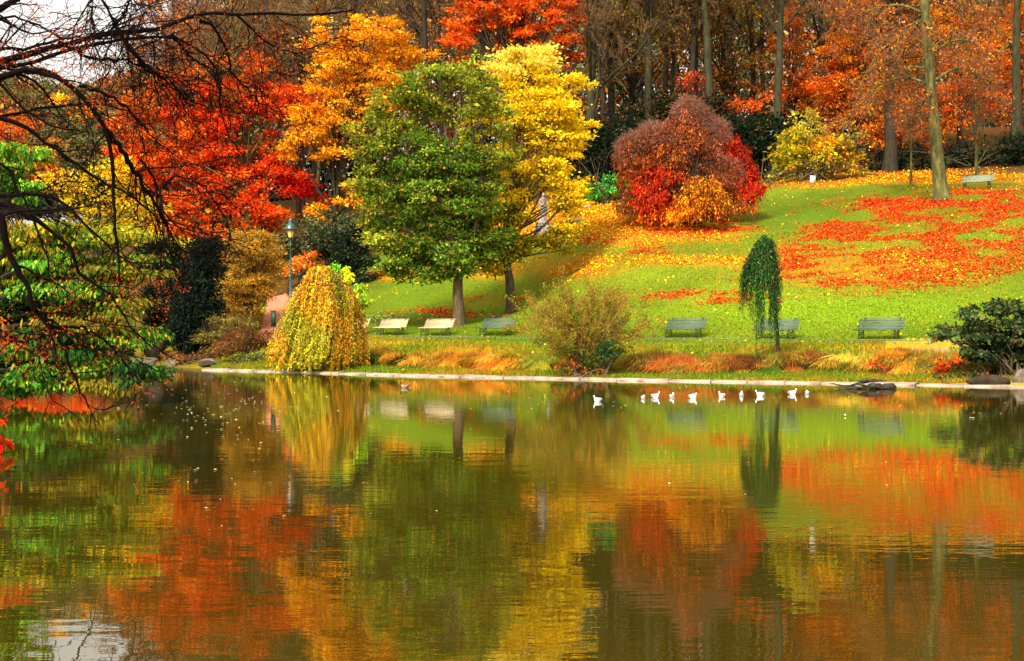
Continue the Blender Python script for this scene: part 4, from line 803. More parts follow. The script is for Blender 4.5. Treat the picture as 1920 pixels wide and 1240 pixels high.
lobe_tree('orange_tree', 'vivid orange red tree towering behind the yellow one', 'tree', 955, 118, [
    (870, 40, 46, 28), (860, 80, 40, 20), (920, 20, 56, 34), (930, 70, 46, 26, None, .8), (1000, 30, 64, 36), (1060, 30, 46, 36), (1090, 20, 28, 28), (1010, 80, 56, 26), (1065, 85, 36, 26), (1040, 118, 40, 14), (890, 115, 30, 12), (960, -30, 90, 34), (870, -20, 50, 30), (1050, -30, 60, 30)],
    ORED, seed=73, r0=.5, limbs=70, cr=.6, lp=70, L=.26, W=.16, flat=.35, dens=.85, bark=BARKD)
lobe_tree('gold_green_shrub', 'tall yellow green shrub on the crest right of the russet mound', 'shrub', 1530, 107, [
    (1510, 235, 40, 26, [(168, 160, 50, 3), (210, 180, 50, 3)], .7), (1490, 270, 34, 26), (1545, 275, 50, 26, GOLD + YGRN), (1530, 305, 60, 22), (1590, 260, 34, 34, GREYG + YGRN[:1], .7), (1600, 305, 34, 18, YGRN + RUST[:1], .8), (1475, 300, 30, 22), (1460, 335, 26, 10, [(120, 124, 60, 3), (150, 150, 70, 2)])],
    YGRN, seed=74, hide_trunk=True, r0=.7, limbs=60, cr=.5, lp=46, L=.24, W=.14, flat=.6, dens=.85)
for i, (px, D, lb, lobes, pl) in enumerate([
    (1780, 113, 'long black green hedge behind the upper right bench', [(1700, 300, 60, 20), (1780, 295, 60, 22), (1860, 285, 60, 24), (1930, 285, 60, 26), (1650, 312, 40, 14)], DARK),
    (1110, 110, 'black green evergreen thicket behind the yellow tree', [(1090, 340, 40, 40), (1130, 290, 40, 50), (1160, 330, 30, 50), (1080, 270, 40, 40), (1170, 240, 40, 30)], DARK),
    (1405, 112, 'black green evergreen thicket right of the russet mound', [(1400, 270, 50, 30), (1440, 290, 40, 34), (1370, 240, 40, 26), (1440, 240, 30, 26)], DARK),
    (1250, 118, 'dark evergreen thicket rising behind the russet mound', [(1220, 210, 50, 24), (1280, 200, 50, 24), (1340, 210, 40, 24)], DARK + BROWN[:1])]):
    lobe_tree('evergreen_hedge', lb, 'hedge', px, D, lobes, pl, seed=80 + i, hide_trunk=True, r0=1.2, limbs=30, cr=.8, lp=80, L=.3, W=.16, flat=.7, dens=1.5)
lobe_tree('green_shrub', 'fresh green rounded shrub at the lawn edge beside the russet mound', 'shrub', 1130, 104.5, [(1128, 358, 26, 18), (1146, 342, 20, 18, [(70, 150, 60, 3), (110, 190, 80, 2)]), (1105, 370, 16, 8)], BRIGHT, seed=85, hide_trunk=True, r0=.3, limbs=20, cr=.4, lp=60, L=.2, W=.1)
for i, (px, D, lb, lobes, pl, dn) in enumerate([
    (1400, 120, 'orange leaved tree showing low between the dark trunks', [(1350, 195, 40, 12), (1400, 208, 44, 12), (1425, 232, 36, 12, GOLD), (1300, 165, 30, 22, RED), (1440, 190, 30, 14)], ORED, .8),
    (1480, 124, 'orange red tree left of the yellow green shrub', [(1480, 60, 34, 50), (1490, 130, 34, 50), (1480, 190, 30, 40), (1520, 190, 40, 34, GOLD + ORED)], ORED + RUST, .8),
    (1600, 122, 'loose orange russet tree behind the yellow green shrub', [(1600, 90, 60, 40), (1580, 160, 60, 44), (1640, 140, 56, 50), (1620, 210, 60, 36), (1560, 210, 40, 34), (1660, 60, 50, 44, GOLD + RUST), (1540, 150, 40, 40, ORED), (1600, 20, 60, 40, RUST), (1570, 90, 40, 30, GOLD + ORED)], ORED + RUST + GOLD[:2], .95),
    (1700, 118, 'russet tree between crest shrub and the tall mossy trunk', [(1690, 120, 46, 60, GOLD + RUST[:2]), (1660, 180, 40, 40, GOLD + YEL[:1], .6), (1700, 200, 50, 44), (1670, 250, 56, 30), (1710, 270, 40, 20, RED + RUST), (1640, 260, 40, 26)], ORED + RUST + GOLD[:1], .95),
    (1800, 122, 'orange red tree right of the tall mossy trunk', [(1800, 120, 44, 50, ORED + GOLD[:2]), (1760, 60, 30, 40, GOLD, .6), (1830, 70, 60, 44, ORED + GOLD), (1790, 200, 50, 44, ORED), (1860, 190, 44, 24, ORED), (1880, 140, 40, 44), (1800, 30, 60, 40, RUST), (1770, 240, 50, 30)], ORED + RUST + GOLD[:1], .95),
    (1900, 126, 'golden and red tree at the far right edge of the wood', [(1910, 60, 44, 60, GOLD + ORED), (1915, 150, 40, 44, ORED), (1900, 215, 40, 30, ORED + GREYG), (1960, 100, 60, 80)], ORED + RUST, .9),
    (190, 95, 'yellow olive tree seen through the dark bare branches', [(200, 370, 80, 36), (120, 340, 50, 30, YEL + RUST), (260, 400, 60, 34), (180, 430, 80, 34, YGRN), (230, 320, 50, 24), (130, 200, 40, 22, GOLD, .6), (300, 450, 50, 34, YGRN)], YGRN + YEL[:2] + GOLD[:1], .85),
    (1180, 127, 'hazy olive brown tree high above the yellow crown and mossy trunk', [(1130, 60, 50, 50), (1190, 40, 50, 50, YGRN + BROWN), (1160, 130, 50, 40), (1230, 110, 40, 50), (1250, 30, 40, 40)], BROWN + YGRN[:2] + RUST[:1], .45),
    (1370, 127, 'hazy brown tree high above the russet mound', [(1310, 50, 50, 50), (1380, 40, 50, 50, YGRN + BROWN), (1350, 120, 50, 40), (1420, 90, 40, 50), (1400, 150, 50, 30)], BROWN + YGRN[:1] + RUST, .45),
    (40, 105, 'red and orange tree at the far left behind the leaves', [(60, 330, 50, 34, RED), (20, 250, 50, 40, ORED), (80, 290, 50, 30, RUST), (0, 330, 50, 40), (20, 200, 40, 30, RUST, .4)], RED + RUST, .8),
    (110, 128, 'grey green tree far left against the sky', [(120, 190, 70, 34), (60, 170, 60, 40), (180, 240, 70, 40), (90, 240, 80, 40), (150, 300, 80, 40), (40, 300, 60, 50)], GREYG, .9),
    (560, 130, 'grey green pine behind the gap of the red and gold trees', [(570, 60, 50, 24), (540, 100, 60, 30), (600, 110, 40, 30), (520, 60, 40, 20)], GREYG + DKBL[:1], .9)]):
    lobe_tree('autumn_tree', lb, 'tree', px, D, lobes, pl, seed=90 + i, r0=.28, limbs=45, cr=.65, lp=66, L=.21, W=.13, flat=.5, dens=dn, bark=BARKD)

# ------------------------------------------------------------ bare trees of the wood
bare = [  # px, D, H, r0, seed, lean, fork, label, bark
    (1222, 119, 27, .42, 101, (-.6, 0), .42, 'olive mossy trunk directly behind the top of the russet mound, leftmost of the clear trunks', BARKO),
    (1292, 121, 27, .30, 102, (.4, 0), .35, 'slender dark trunk just right of the peak of the russet mound', BARKD),
    (1332, 118, 28, .46, 103, (-.3, 0), .5, 'thickest dark trunk right of the peak of the russet mound', BARKO),
    (1258, 124, 26, .22, 104, (.3, 0), .3, 'thin dark trunk between the mossy trunk and the mound peak', BARKD),
    (1452, 117, 27, .42, 105, (.2, 0), .34, 'forked olive trunk rising at the left side of the yellow green shrub', BARKO),
    (1100, 118, 28, .5, 106, (.8, 0), .22, 'dark trunk with many upright stems right beside the yellow crown', BARKO),
    (1150, 122, 27, .40, 107, (-.4, 0), .25, 'dark multi stemmed tree between yellow crown and mossy trunk', BARKD),
    (1405, 128, 25, .3, 108, (0, 0), .3, 'faint dark trunk in the gap left of the forked olive trunk', BARKD),
    (1668, 111.5, 24, .50, 109, (0, 0), .28, 'short dark stout trunk at the lawn crest behind the leaf carpet', BARKD),
    (1905, 117, 26, .46, 110, (-.3, 0), .4, 'dark olive trunk at the right edge of the wood', BARKO),
    (440, 118, 27, .45, 111, (-.3, 0), .45, 'grey green trunk standing in the middle of the red maple foliage', BARKG),
    (596, 113, 22, .2, 112, (.2, 0), .5, 'slim pale trunk under the golden tree', BARKG),
    (640, 114, 24, .2, 113, (.6, 0), .3, 'crooked dark trunk under the golden tree', BARKD),
    (320, 122, 23, .3, 114, (.3, 0), .3, 'brown twiggy tree at the left behind the red maple', BARKD),
    (800, 124, 30, .42, 115, (0, 0), .3, 'brown twiggy tree between golden tree and orange tree', BARKD),
    (380, 130, 29, .4, 116, (0, 0), .25, 'brown haze of twigs above the red maple', BARKD),
    (500, 126, 30, .42, 117, (0, 0), .3, 'tall brown twiggy tree at the top between maple and golden tree', BARKD),
    (250, 132, 19, .3, 118, (0, 0), .25, 'brown twiggy tree reaching up into the pale sky gap', BARKD),
    (1560, 128, 27, .36, 119, (0, 0), .3, 'tall brown twiggy tree above the yellow green shrub', BARKD)]
LV = {119: (RUST + RED[:1], 3500), 110: (ORED, 2500), 109: (RUST + ORED[:1], 5000), 118: (RUST, 2500), 117: (RUST, 3000), 116: (RUST, 4500), 114: (RUST + ORED[:1], 5000), 108: (YGRN, 1500), 107: (YGRN + BROWN, 2500), 104: (YGRN, 1500), 115: (BROWN, 1500), 102: (YGRN + BROWN, 1500)}
bt = {}
for px, D, H, r0, sd_, lean, fork, lb, bk_ in bare:
    red_ = sd_ in (109, 119, 114, 116, 117, 118)
    bt[sd_] = bare_tree('bare_tree', lb, 'tree', px, D, H, r0, sd_, lean, fork, .32, bk_, TWIGR if red_ else TWIG, 'bare trees of the wood', leaves=LV.get(sd_), tw=.022, Lleaf=.28)
rng = np.random.default_rng(77)
far = [1075, 1135, 1190, 1245, 1310, 1375, 1425, 900, 840, 740, 680, 560, 470, 420, 370, 600, 1530, 1610, 1730, 1850, 1950]
keys = [102, 104, 107, 108, 115, 107, 108]
for i, px in enumerate(far):
    D = 132 + rng.uniform(0, 22); X, Y = wpt(px + rng.uniform(-12, 12), D)
    src = bt[keys[i % 7] if px > 700 and px < 1480 else keys[[5, 6, 3, 5, 6][i % 5]]]
    s = rng.uniform(.95, 1.2) * (.82 if px < 340 else 1)
    dup(src, (X, Y, G(X, Y)), rng.uniform(0, 6.28), 'dim bare tree deep in the far wood', 'dim trees deep in the wood', s)

# tall mossy trunk with arching boughs at the right of the lawn
def mossy():
    D = 91; rng = np.random.default_rng(55); root = tree_root('mossy_tree', 'tall leaning mossy yellow green trunk with arching bare boughs near the upper bench', 'tree', 1765, D); base = np.array(root.location)
    W3 = lambda a, b_, e=0: np.array([(a - 960) * D / F, D + e, zrow(b_, D)]) - base
    def pl(pts, n):
        p = np.array([W3(*q) for q in pts]); s = np.concatenate([[0], np.cumsum(np.linalg.norm(np.diff(p, axis=0), axis=1))]); t = np.linspace(0, s[-1], n); q = np.stack([np.interp(t, s, p[:, k]) for k in range(3)], -1)
        for _ in range(3): q[1:-1] = (q[:-2] + 2 * q[1:-1] + q[2:]) / 4
        return q
    T = pl([(1766, 376), (1762, 340), (1755, 270), (1748, 200), (1742, 120), (1737, 50), (1733, 0), (1728, -80), (1722, -160)], 30); t = np.linspace(0, 1, 30)
    TR = .44 * (1 - .55 * t) * (1 + .5 * np.exp(-t * 26)); parts = [(T[None], TR[None], 14)]
    limbs = [[(1742, 92), (1712, 62), (1672, 74, -1), (1636, 104, -2), (1606, 150, -2), (1590, 190, -2)], [(1746, 160), (1716, 138, 1), (1672, 142, 1), (1630, 170, 1), (1600, 215, 1)], [(1748, 170), (1730, 190, -1), (1706, 200, -2), (1680, 236, -2)],
             [(1754, 150), (1790, 126), (1822, 124, 1), (1850, 140, 1), (1868, 164, 1)], [(1750, 98), (1776, 82, -1), (1800, 84, -2), (1826, 112, -2)], [(1738, 30), (1700, 6), (1650, 4, 1), (1610, 30, 1), (1580, 70, 1)], [(1740, 60), (1716, 50, -2), (1690, 56, -3), (1660, 90, -4), (1640, 130, -4)],
             [(1734, 10), (1770, -30), (1820, -30, 1), (1860, 10, 1), (1880, 50, 1)], [(1728, -80), (1680, -90), (1620, -60), (1580, -10)], [(1730, -60), (1790, -100), (1850, -60), (1890, 0)], [(1745, 130), (1722, 112, 2), (1700, 118, 3), (1670, 180, 4)], [(1745, 120), (1780, 60, 3), (1830, 40, 4), (1870, 60, 5)]]
    L1 = np.stack([pl(q, 12) for q in limbs]); R1 = np.linspace(.095, .028, 12)[None].repeat(len(limbs), 0); parts.append((L1, R1, 7))
    A = spawn(L1, R1, 12, .15, 1, (20, 60), (1.6, 3.6), 8, -.10, .12, .6, rng); parts.append((A[0], np.maximum(A[1], .016), 5))
    mk('trunk', *wood_mesh(parts), BARKG, root, smooth=True)
    B_ = spawn(*A, 8, .1, 1, (20, 60), (.6, 1.8), 6, -.10, .14, .6, rng); C_ = spawn(B_[0], np.full_like(B_[1], .012), 3, .2, 1, (20, 60), (.3, .8), 4, -.1, .15, 1, rng)
    mk('crown', *wood_mesh([(B_[0], np.full_like(B_[1], .014), 3), (C_[0], np.full_like(C_[1], .01), 3)]), TWIGR, root)
    q = B_[0].reshape(-1, 3); N = 4500; c = q[rng.integers(0, len(q), N)] + rng.normal(size=(N, 3)) * .1
    V, Fc, co = leafgeo(c, rng.normal(size=(N, 3)) + (0, 0, -.5), rng.normal(size=(N, 3)) + (0, 0, .8), rng.uniform(.1, .22, N), rng.uniform(.06, .13, N), pick(ORED + RUST + GOLD[:1], N, rng, .2)); mk('foliage', V, Fc, LEAF, root, co)
mossy()
bare_tree('vase_tree', 'small leaning russet tree with upswept twigs behind the upper bench', 'tree', 1832, 100, 8.2, .16, 131, (-.3, 0), .16, .62, BARKG, TWIGR, leaves=(ORED + RUST, 3500), tw=.014, Lleaf=.16, fan=(15, 42))
bare_tree('young_tree', 'young staked tree with a thin pale trunk left of the tall mossy one', 'tree', 1708, 100, 6.5, .11, 132, (.1, 0), .35, .5, BARKG, TWIGR, leaves=(ORED + RUST, 1600), tw=.012, Lleaf=.16)

# the farthest wood, one mass
def far_wood():
    rng = np.random.default_rng(9); cs, cols = [], []
    N = 240000; px = rng.uniform(-120, 2060, N); D = rng.uniform(158, 200, N)
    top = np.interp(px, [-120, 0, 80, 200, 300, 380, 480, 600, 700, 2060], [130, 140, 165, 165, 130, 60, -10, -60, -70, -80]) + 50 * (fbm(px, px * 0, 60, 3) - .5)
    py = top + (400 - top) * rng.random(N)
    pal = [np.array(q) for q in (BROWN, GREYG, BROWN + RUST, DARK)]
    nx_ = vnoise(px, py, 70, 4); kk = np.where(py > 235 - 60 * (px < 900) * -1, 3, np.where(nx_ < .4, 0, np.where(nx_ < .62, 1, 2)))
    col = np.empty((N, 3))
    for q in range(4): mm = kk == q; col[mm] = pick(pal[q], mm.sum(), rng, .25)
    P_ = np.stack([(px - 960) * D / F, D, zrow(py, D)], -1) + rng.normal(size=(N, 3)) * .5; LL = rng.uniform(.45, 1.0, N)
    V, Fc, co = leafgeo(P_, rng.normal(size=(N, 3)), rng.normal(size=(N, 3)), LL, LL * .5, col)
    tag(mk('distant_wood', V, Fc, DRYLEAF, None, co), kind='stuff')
far_wood()

# ------------------------------------------------------------ near left: leafy tree over the water
NEARG = [(70, 126, 32, 5), (108, 156, 38, 3), (40, 92, 32, 3), (164, 170, 44, .8)]
NEARY = [(176, 162, 38, 3), (138, 144, 34, 3), (206, 160, 40, 1.5), (92, 116, 30, 3)]
NEARD = [(40, 84, 34, 4), (58, 104, 38, 3), (26, 56, 26, 2)]
NEARO = [(130, 120, 30, 4), (160, 136, 36, 3), (96, 92, 26, 3), (176, 96, 30, .4)]
t = lobe_tree('overhanging_tree', 'leafy green and yellow tree overhanging the water at the left', 'tree', -190, 36.5, [
    (30, 300, 60, 34, NEARG + NEARY[:1], 1), (60, 350, 50, 26, NEARG), (140, 440, 70, 26, NEARG + NEARY), (60, 425, 60, 24, NEARY), (30, 470, 60, 30, NEARY + NEARO[:1]), (240, 440, 40, 26, NEARY, .8), (90, 490, 70, 28, NEARG), (200, 500, 80, 30, NEARO + NEARG[:1], .9), (270, 520, 36, 18, NEARY, .8),
    (110, 540, 80, 28, NEARG), (30, 560, 60, 34, NEARG), (220, 570, 70, 30, NEARO + NEARG[:1], .9), (150, 600, 80, 30, NEARO), (50, 640, 60, 34, NEARG + NEARO[:1], .8), (130, 650, 70, 28, NEARD + NEARG[:1]), (240, 625, 50, 24, NEARG + NEARY[:1], .8), (60, 700, 80, 24, NEARG), (20, 725, 44, 16, NEARG + NEARD),
    (110, 728, 50, 12, NEARG + NEARY[:1]), (170, 690, 60, 28, NEARG + NEARO), (200, 722, 50, 14, NEARO + NEARY[:1]), (265, 705, 44, 20, NEARD + NEARG[:2]), (255, 690, 40, 12, NEARD), (0, 620, 60, 60, NEARD, .5), (60, 600, 90, 60, NEARD, .4, 2), (100, 480, 90, 70, NEARD, .3, 2.5), (180, 545, 60, 20, NEARG + NEARY[:1]), (60, 520, 50, 20, NEARY), (-60, 500, 80, 120, NEARG), (-60, 680, 80, 50, NEARD)],
    NEARG, seed=140, r0=.28, trunk=[(-190, 560, 0), (-180, 400, 0), (-150, 300, 0)], bark=BARKD, limbs=90, twigs=4, cr=.38, lp=220, L=.12, W=.06, flat=.26, dens=1.5, clj=.3, droop=.8, six=True, depth=.7, shell=.25, up=.9)
lobe_tree('red_leaf_shrub', 'crimson leaved twig reaching in low at the left edge', 'shrub', -70, 21, [(2, 822, 14, 16), (-20, 800, 22, 18), (-40, 820, 30, 30)], CRIM + RED[:2], seed=141, hide_trunk=True, r0=.1, limbs=20, cr=.13, lp=20, L=.12, W=.05, flat=.5, droop=.6, six=True)
lobe_tree('orange_leaf_shrub', 'thin orange red leafed spray at the left edge among green leaves', 'shrub', -90, 30, [(4, 605, 10, 22), (6, 640, 14, 16), (-40, 620, 30, 40)], ORED + RUST, seed=142, hide_trunk=True, r0=.1, limbs=25, cr=.16, lp=14, L=.10, W=.05, flat=.6, droop=.4, six=True, dens=.8)

# ------------------------------------------------------------ near left: dark bare boughs
def dark_boughs():
    rng = np.random.default_rng(150); root = thing('overhanging_bare_tree', 'black bare branches sweeping in from the upper left', 'tree', (-9.6, 16.5, G(-9.6, 16.5)), 0); base = np.array(root.location)
    L_ = [  # photo-traced boughs: (px, py) list, distance at start and end, thickness at start and end (m)
        ([(-240, 180), (0, 112), (61, 98), (118, 81), (176, 66), (271, 61), (322, 47), (366, 27), (423, 26), (491, 24), (600, 32), (660, 20)], 16, 19, .052, .012),
        ([(-240, 130), (0, 95), (51, 90), (110, 76), (150, 66)], 15.6, 16.4, .03, .012),
        ([(-240, 190), (0, 128), (78, 115), (135, 92), (237, 73), (322, 64), (383, 95), (416, 142), (410, 190), (420, 250), (450, 288)], 15, 18, .034, .008),
        ([(-240, 200), (-10, 152), (40, 127), (81, 132), (135, 163), (176, 203), (200, 244), (210, 291), (213, 339), (217, 420), (222, 500), (228, 560)], 14.2, 15.5, .05, .008),
        ([(200, 244), (237, 298), (271, 349), (305, 406), (320, 440), (338, 466), (365, 480)], 15, 16, .034, .008),
        ([(-240, 260), (0, 217), (85, 203), (149, 195), (210, 196), (257, 217), (295, 250)], 16.5, 18, .028, .008),
        ([(-240, 240), (0, 218), (40, 237), (95, 271), (142, 311), (190, 342), (230, 359), (278, 390), (300, 420)], 15, 16, .04, .008),
        ([(-240, 260), (0, 300), (20, 330), (44, 370), (64, 420), (88, 480), (96, 520)], 14, 14.6, .026, .007),
        ([(-240, 360), (0, 366), (68, 364), (105, 370), (135, 393), (160, 418), (190, 445), (215, 480), (240, 490), (262, 500)], 14, 15, .032, .008),
        ([(-240, 380), (0, 383), (20, 384), (60, 408), (78, 417), (115, 447), (135, 471), (145, 525), (190, 540), (217, 552), (225, 590), (245, 620), (285, 655)], 13.4, 14.8, .04, .008),
        ([(-60, 380), (3, 395), (10, 450), (27, 498), (54, 550), (68, 583), (98, 617), (115, 650), (139, 698), (149, 735), (165, 765)], 13, 13.6, .042, .007),
        ([(98, 617), (60, 640), (30, 640)], 13.4, 13.6, .015, .006),
        ([(68, 583), (110, 615), (150, 612), (200, 640), (240, 690)], 13.2, 14, .02, .006),
        ([(165, -40), (170, 10), (175, 55), (172, 70)], 16.5, 16.2, .016, .01),
        ([(183, -20), (215, 44), (240, 90), (290, 140), (300, 200)], 16.5, 17, .018, .008),
        ([(250, -20), (232, 30), (215, 46)], 16.2, 16.3, .014, .01),
        ([(376, 40), (400, 44), (427, 95), (433, 135), (457, 162), (491, 196), (528, 210)], 17, 18.5, .022, .006),
        ([(440, 26), (501, 81), (555, 101), (600, 84), (640, 68)], 17.5, 19, .016, .005),
        ([(-240, 60), (0, 20), (40, -10)], 15, 15.4, .05, .03),
        ([(-200, 60), (0, 34), (40, 32), (80, 50), (120, 74)], 16, 16.2, .02, .01),
        ([(322, 64), (360, 110), (400, 130), (405, 150)], 17, 17.5, .02, .006),
        ([(150, 163), (190, 170), (240, 205), (290, 262), (340, 300)], 15.5, 17, .02, .006),
        ([(237, 73), (270, 130), (330, 160), (350, 215)], 16.5, 17.5, .018, .006),
        ([(110, 76), (170, 110), (230, 112), (290, 130), (340, 180), (390, 200)], 16.2, 17.8, .02, .006),
        ([(305, 406), (300, 350), (330, 330), (380, 345), (430, 420), (430, 470)], 16, 17.5, .016, .005),
        ([(262, 300), (290, 330), (300, 400), (340, 470), (345, 520), (320, 560)], 15.6, 16.6, .016, .005)]
    def pl(pts, D0, D1, n):
        p = np.array(pts, float); s = np.concatenate([[0], np.cumsum(np.linalg.norm(np.diff(p, axis=0), axis=1))]); D_ = D0 + (D1 - D0) * s / s[-1]
        w_ = np.stack([(p[:, 0] - 960) * D_ / F, D_, zrow(p[:, 1], D_)], -1) - base; t = np.linspace(0, s[-1], n); q = np.stack([np.interp(t, s, w_[:, k]) for k in range(3)], -1)
        q[1:-1] = (q[:-2] + 3 * q[1:-1] + q[2:]) / 5; return q
    n = 26; P1 = np.stack([pl(a[0], a[1], a[2], n) for a in L_]); kn = np.exp(rng.normal(size=(len(L_), n)) * .08)
    R1 = np.stack([a[3] + (a[4] - a[3]) * np.linspace(0, 1, n) ** .8 for a in L_]) * kn * 1.1; P1 += rng.normal(size=P1.shape) * .012
    off = P1[:, 0, 0] < (-240 - 960) * 12.5 / F - base[0] + .6
    joins = np.array([q[0] for q, a in zip(P1, L_) if a[0][0][0] <= -200]); jr = np.array([a[3] for a in L_ if a[0][0][0] <= -200]) * .9
    m_ = len(joins); tz = joins[:, 2] - .8; tz = np.clip(tz, 1.0, 6); p0 = np.stack([np.zeros(m_), np.zeros(m_), tz], -1)
    J = bez(p0, (p0 + joins) / 2 + (0, 0, .25), joins, 6)
    tt = np.linspace(0, 1, 14); T = np.stack([.15 * np.sin(tt * 3), .1 * np.cos(tt * 4) - .1, -.3 + tt * 8.5], -1)
    ui = [0, 1, 2, 5, 13, 14, 15, 16, 17, 20, 22, 23, 24, 3, 4, 21]
    A0 = spawn(P1, R1, 9, .12, 1, (25, 65), (.35, 1.5), 9, -.035, .17, .5, rng, .3); A1_ = spawn(P1[ui], R1[ui], 12, .3, 1, (25, 65), (.35, 1.7), 9, -.03, .18, .42, rng, .3)
    A = (np.concatenate([A0[0], A1_[0]]), np.concatenate([A0[1], A1_[1]])); A = (A[0], np.maximum(A[1], .0055))
    B_ = spawn(*A, 4, .15, 1, (20, 65), (.2, .7), 6, -.03, .2, .6, rng); B_ = (B_[0], np.full_like(B_[1], .0038))
    mk('trunk', *wood_mesh([(T[None], (.24 * (1.15 - .7 * tt))[None], 12), (J, np.stack([jr * 1.3 + (jr - jr * 1.3) * u for u in np.linspace(0, 1, 6)], -1), 7), (P1, R1, 7)]), TWIGD, root, smooth=True)
    mk('crown', *wood_mesh([(*A, 5), (*B_, 3)]), TWIGD, root, smooth=True)
    q = np.concatenate([A[0].reshape(-1, 3), B_[0].reshape(-1, 3)]); keep = vnoise(q[:, 0], q[:, 2], .55, 6) > .5; q = q[keep]; N = 6500; c = q[rng.integers(0, len(q), N)] + rng.normal(size=(N, 3)) * .03
    V, Fc, co = leafgeo(c, rng.normal(size=(N, 3)) + (0, 0, -.6), rng.normal(size=(N, 3)), rng.uniform(.02, .055, N), rng.uniform(.008, .018, N), pick([(190, 66, 22, 4), (140, 46, 20, 3), (226, 110, 30, 1.5)], N, rng, .2)); mk('foliage', V, Fc, LEAF, root, co)
dark_boughs()

# ------------------------------------------------------------ ground cover
rng = np.random.default_rng(200)
N = 560000; Y = 50 + 66 * rng.random(N) ** .8; px = rng.uniform(420, 1960, N); X = (px - 960) * Y / F; D_ = sdist(X, Y)
keep = D_ > .7; X, Y, D_ = X[keep], Y[keep], D_[keep]; Z = ground(X, Y); rd, og = litter(X, Y, Z)
nn = fbm(X, Y, 1.8, 3, 12); n2_ = fbm(X, Y, 2.2, 3, 9); ppx, ppy = proj(X, Y, Z)
na = fbm(X * .5 + Y * .25, Y, .8, 4, 31)
hard = blob(ppx, ppy, 1120, 410, 150, 36)
pr_ = np.clip(rd * 1.2, 0, .84) * ss(.45, .59, nn * .45 + na * .5 + rd * .08); po = np.maximum(np.clip(og * .75, 0, .75) * ss(.42, .66, n2_ * .45 + na * .4 + og * .14) * (1 - .85 * np.clip(rd, 0, 1)), hard * .85); ps = .003 + .012 * ss(.45, .6, n2_)
u = rng.random(len(X)); kr_ = u < pr_; ko_ = (~kr_) & (u < pr_ + po); ks_ = (~kr_) & (~ko_) & (u < pr_ + po + ps); pos = []; cc = []; pals = [(kr_, RED[:4] + CRIM[:3] + ORED[:1]), (ko_, GOLD + ORED[:2] + RUST[:1] + YEL[:1]), (ks_, YEL[:2] + GOLD[:2] + ORED[:1] + RUST[:1])]
for mm, pl_ in pals:
    pos.append(np.stack([X[mm], Y[mm], Z[mm]], -1)); cc.append(pick(pl_, mm.sum(), rng, .22))
pos = np.concatenate(pos); cc = np.concatenate(cc); N = len(pos); LL = rng.uniform(.07, .17, N)
V, Fc, co = leafgeo(pos + np.stack([0 * LL, 0 * LL, rng.uniform(.01, .07, N)], -1), rng.normal(size=(N, 3)) * (1, 1, .5), rng.normal(size=(N, 3)) * .75 + (0, 0, 1), LL, LL * .8, cc)
tag(mk('fallen_leaves', V, Fc, DRYLEAF, None, co), kind='stuff')

N = 260000; Y = 50 + 38 * rng.random(N) ** 1.1; px = rng.uniform(380, 1960, N); X = (px - 960) * Y / F; D_ = sdist(X, Y)
path_ = (D_ > 8.5) & (D_ < 11.4) & (px > 1660); trk = (np.abs(px - 1745) < 34) & (D_ < 9) & (D_ > 3); pk = (px < 545 + (Y - 95) * 1) & (px > 455) & (Y > 77)
keep = (D_ > .5) & ~path_ & ~trk & ~pk & (px > 395); X, Y, D_, px = X[keep], Y[keep], D_[keep], px[keep]; Z = ground(X, Y); N = len(X)
bank = D_ < 10.5; wl = vnoise(X, Y, .7, 7); led_ = D_ + 2.6 * (vnoise(X, Y, 3.4, 3) - .5) + 1.2 * (vnoise(X, Y, 1.1, 5) - .5); lg = np.exp(-((led_ - 5.0) / .8) ** 2) * (px > 690)
LL = np.where(bank, .13 + .10 * wl, .08) * rng.uniform(.7, 1.3, N); LL = LL + lg * .42 * rng.uniform(.3, 1, N) * ss(.3, .55, vnoise(X, Y, 1.1, 44))
g1 = pick([(98, 128, 24, 4), (132, 152, 34, 3), (76, 104, 20, 3)], N, rng, .15); g2 = pick([(192, 138, 38, 3), (160, 112, 30, 3), (170, 162, 38, 3), (140, 80, 28, 2)], N, rng, .2)
g3 = pick([(190, 96, 30, 3), (160, 70, 24, 3), (200, 130, 40, 2)], N, rng, .2); kx = ((fbm(X, Y, 2.4, 3, 21) - .42) * 2.6).clip(0, 1)[:, None] * bank[:, None]
rr_ = ((blob(px, 0 * px, 1400, 0, 160, 9) + blob(px, 0 * px, 1240, 0, 60, 9) + blob(px, 0 * px, 1600, 0, 90, 9)).clip(0, 1) * ss(.35, .6, vnoise(X, Y, 1.3, 62)))[:, None] * lg[:, None]
gold_ = ((blob(px, 0 * px, 900, 0, 110, 9))[:, None] * bank[:, None]).clip(0, 1)
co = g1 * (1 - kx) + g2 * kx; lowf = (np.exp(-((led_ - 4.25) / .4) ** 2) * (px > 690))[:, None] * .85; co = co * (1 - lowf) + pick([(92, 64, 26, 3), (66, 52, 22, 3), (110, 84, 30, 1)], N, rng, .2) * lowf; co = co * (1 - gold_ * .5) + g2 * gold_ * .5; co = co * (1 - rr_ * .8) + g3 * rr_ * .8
d = rng.normal(size=(N, 3)) * (.5, .5, .2) + np.stack([-.6 * lg, -.9 * lg, 1 - .9 * lg], -1); base_ = np.stack([X, Y, Z - .01], -1)
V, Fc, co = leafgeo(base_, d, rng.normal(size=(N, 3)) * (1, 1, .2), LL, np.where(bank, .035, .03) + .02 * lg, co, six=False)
tag(mk('grass', V, Fc, LEAF, None, co), kind='stuff')

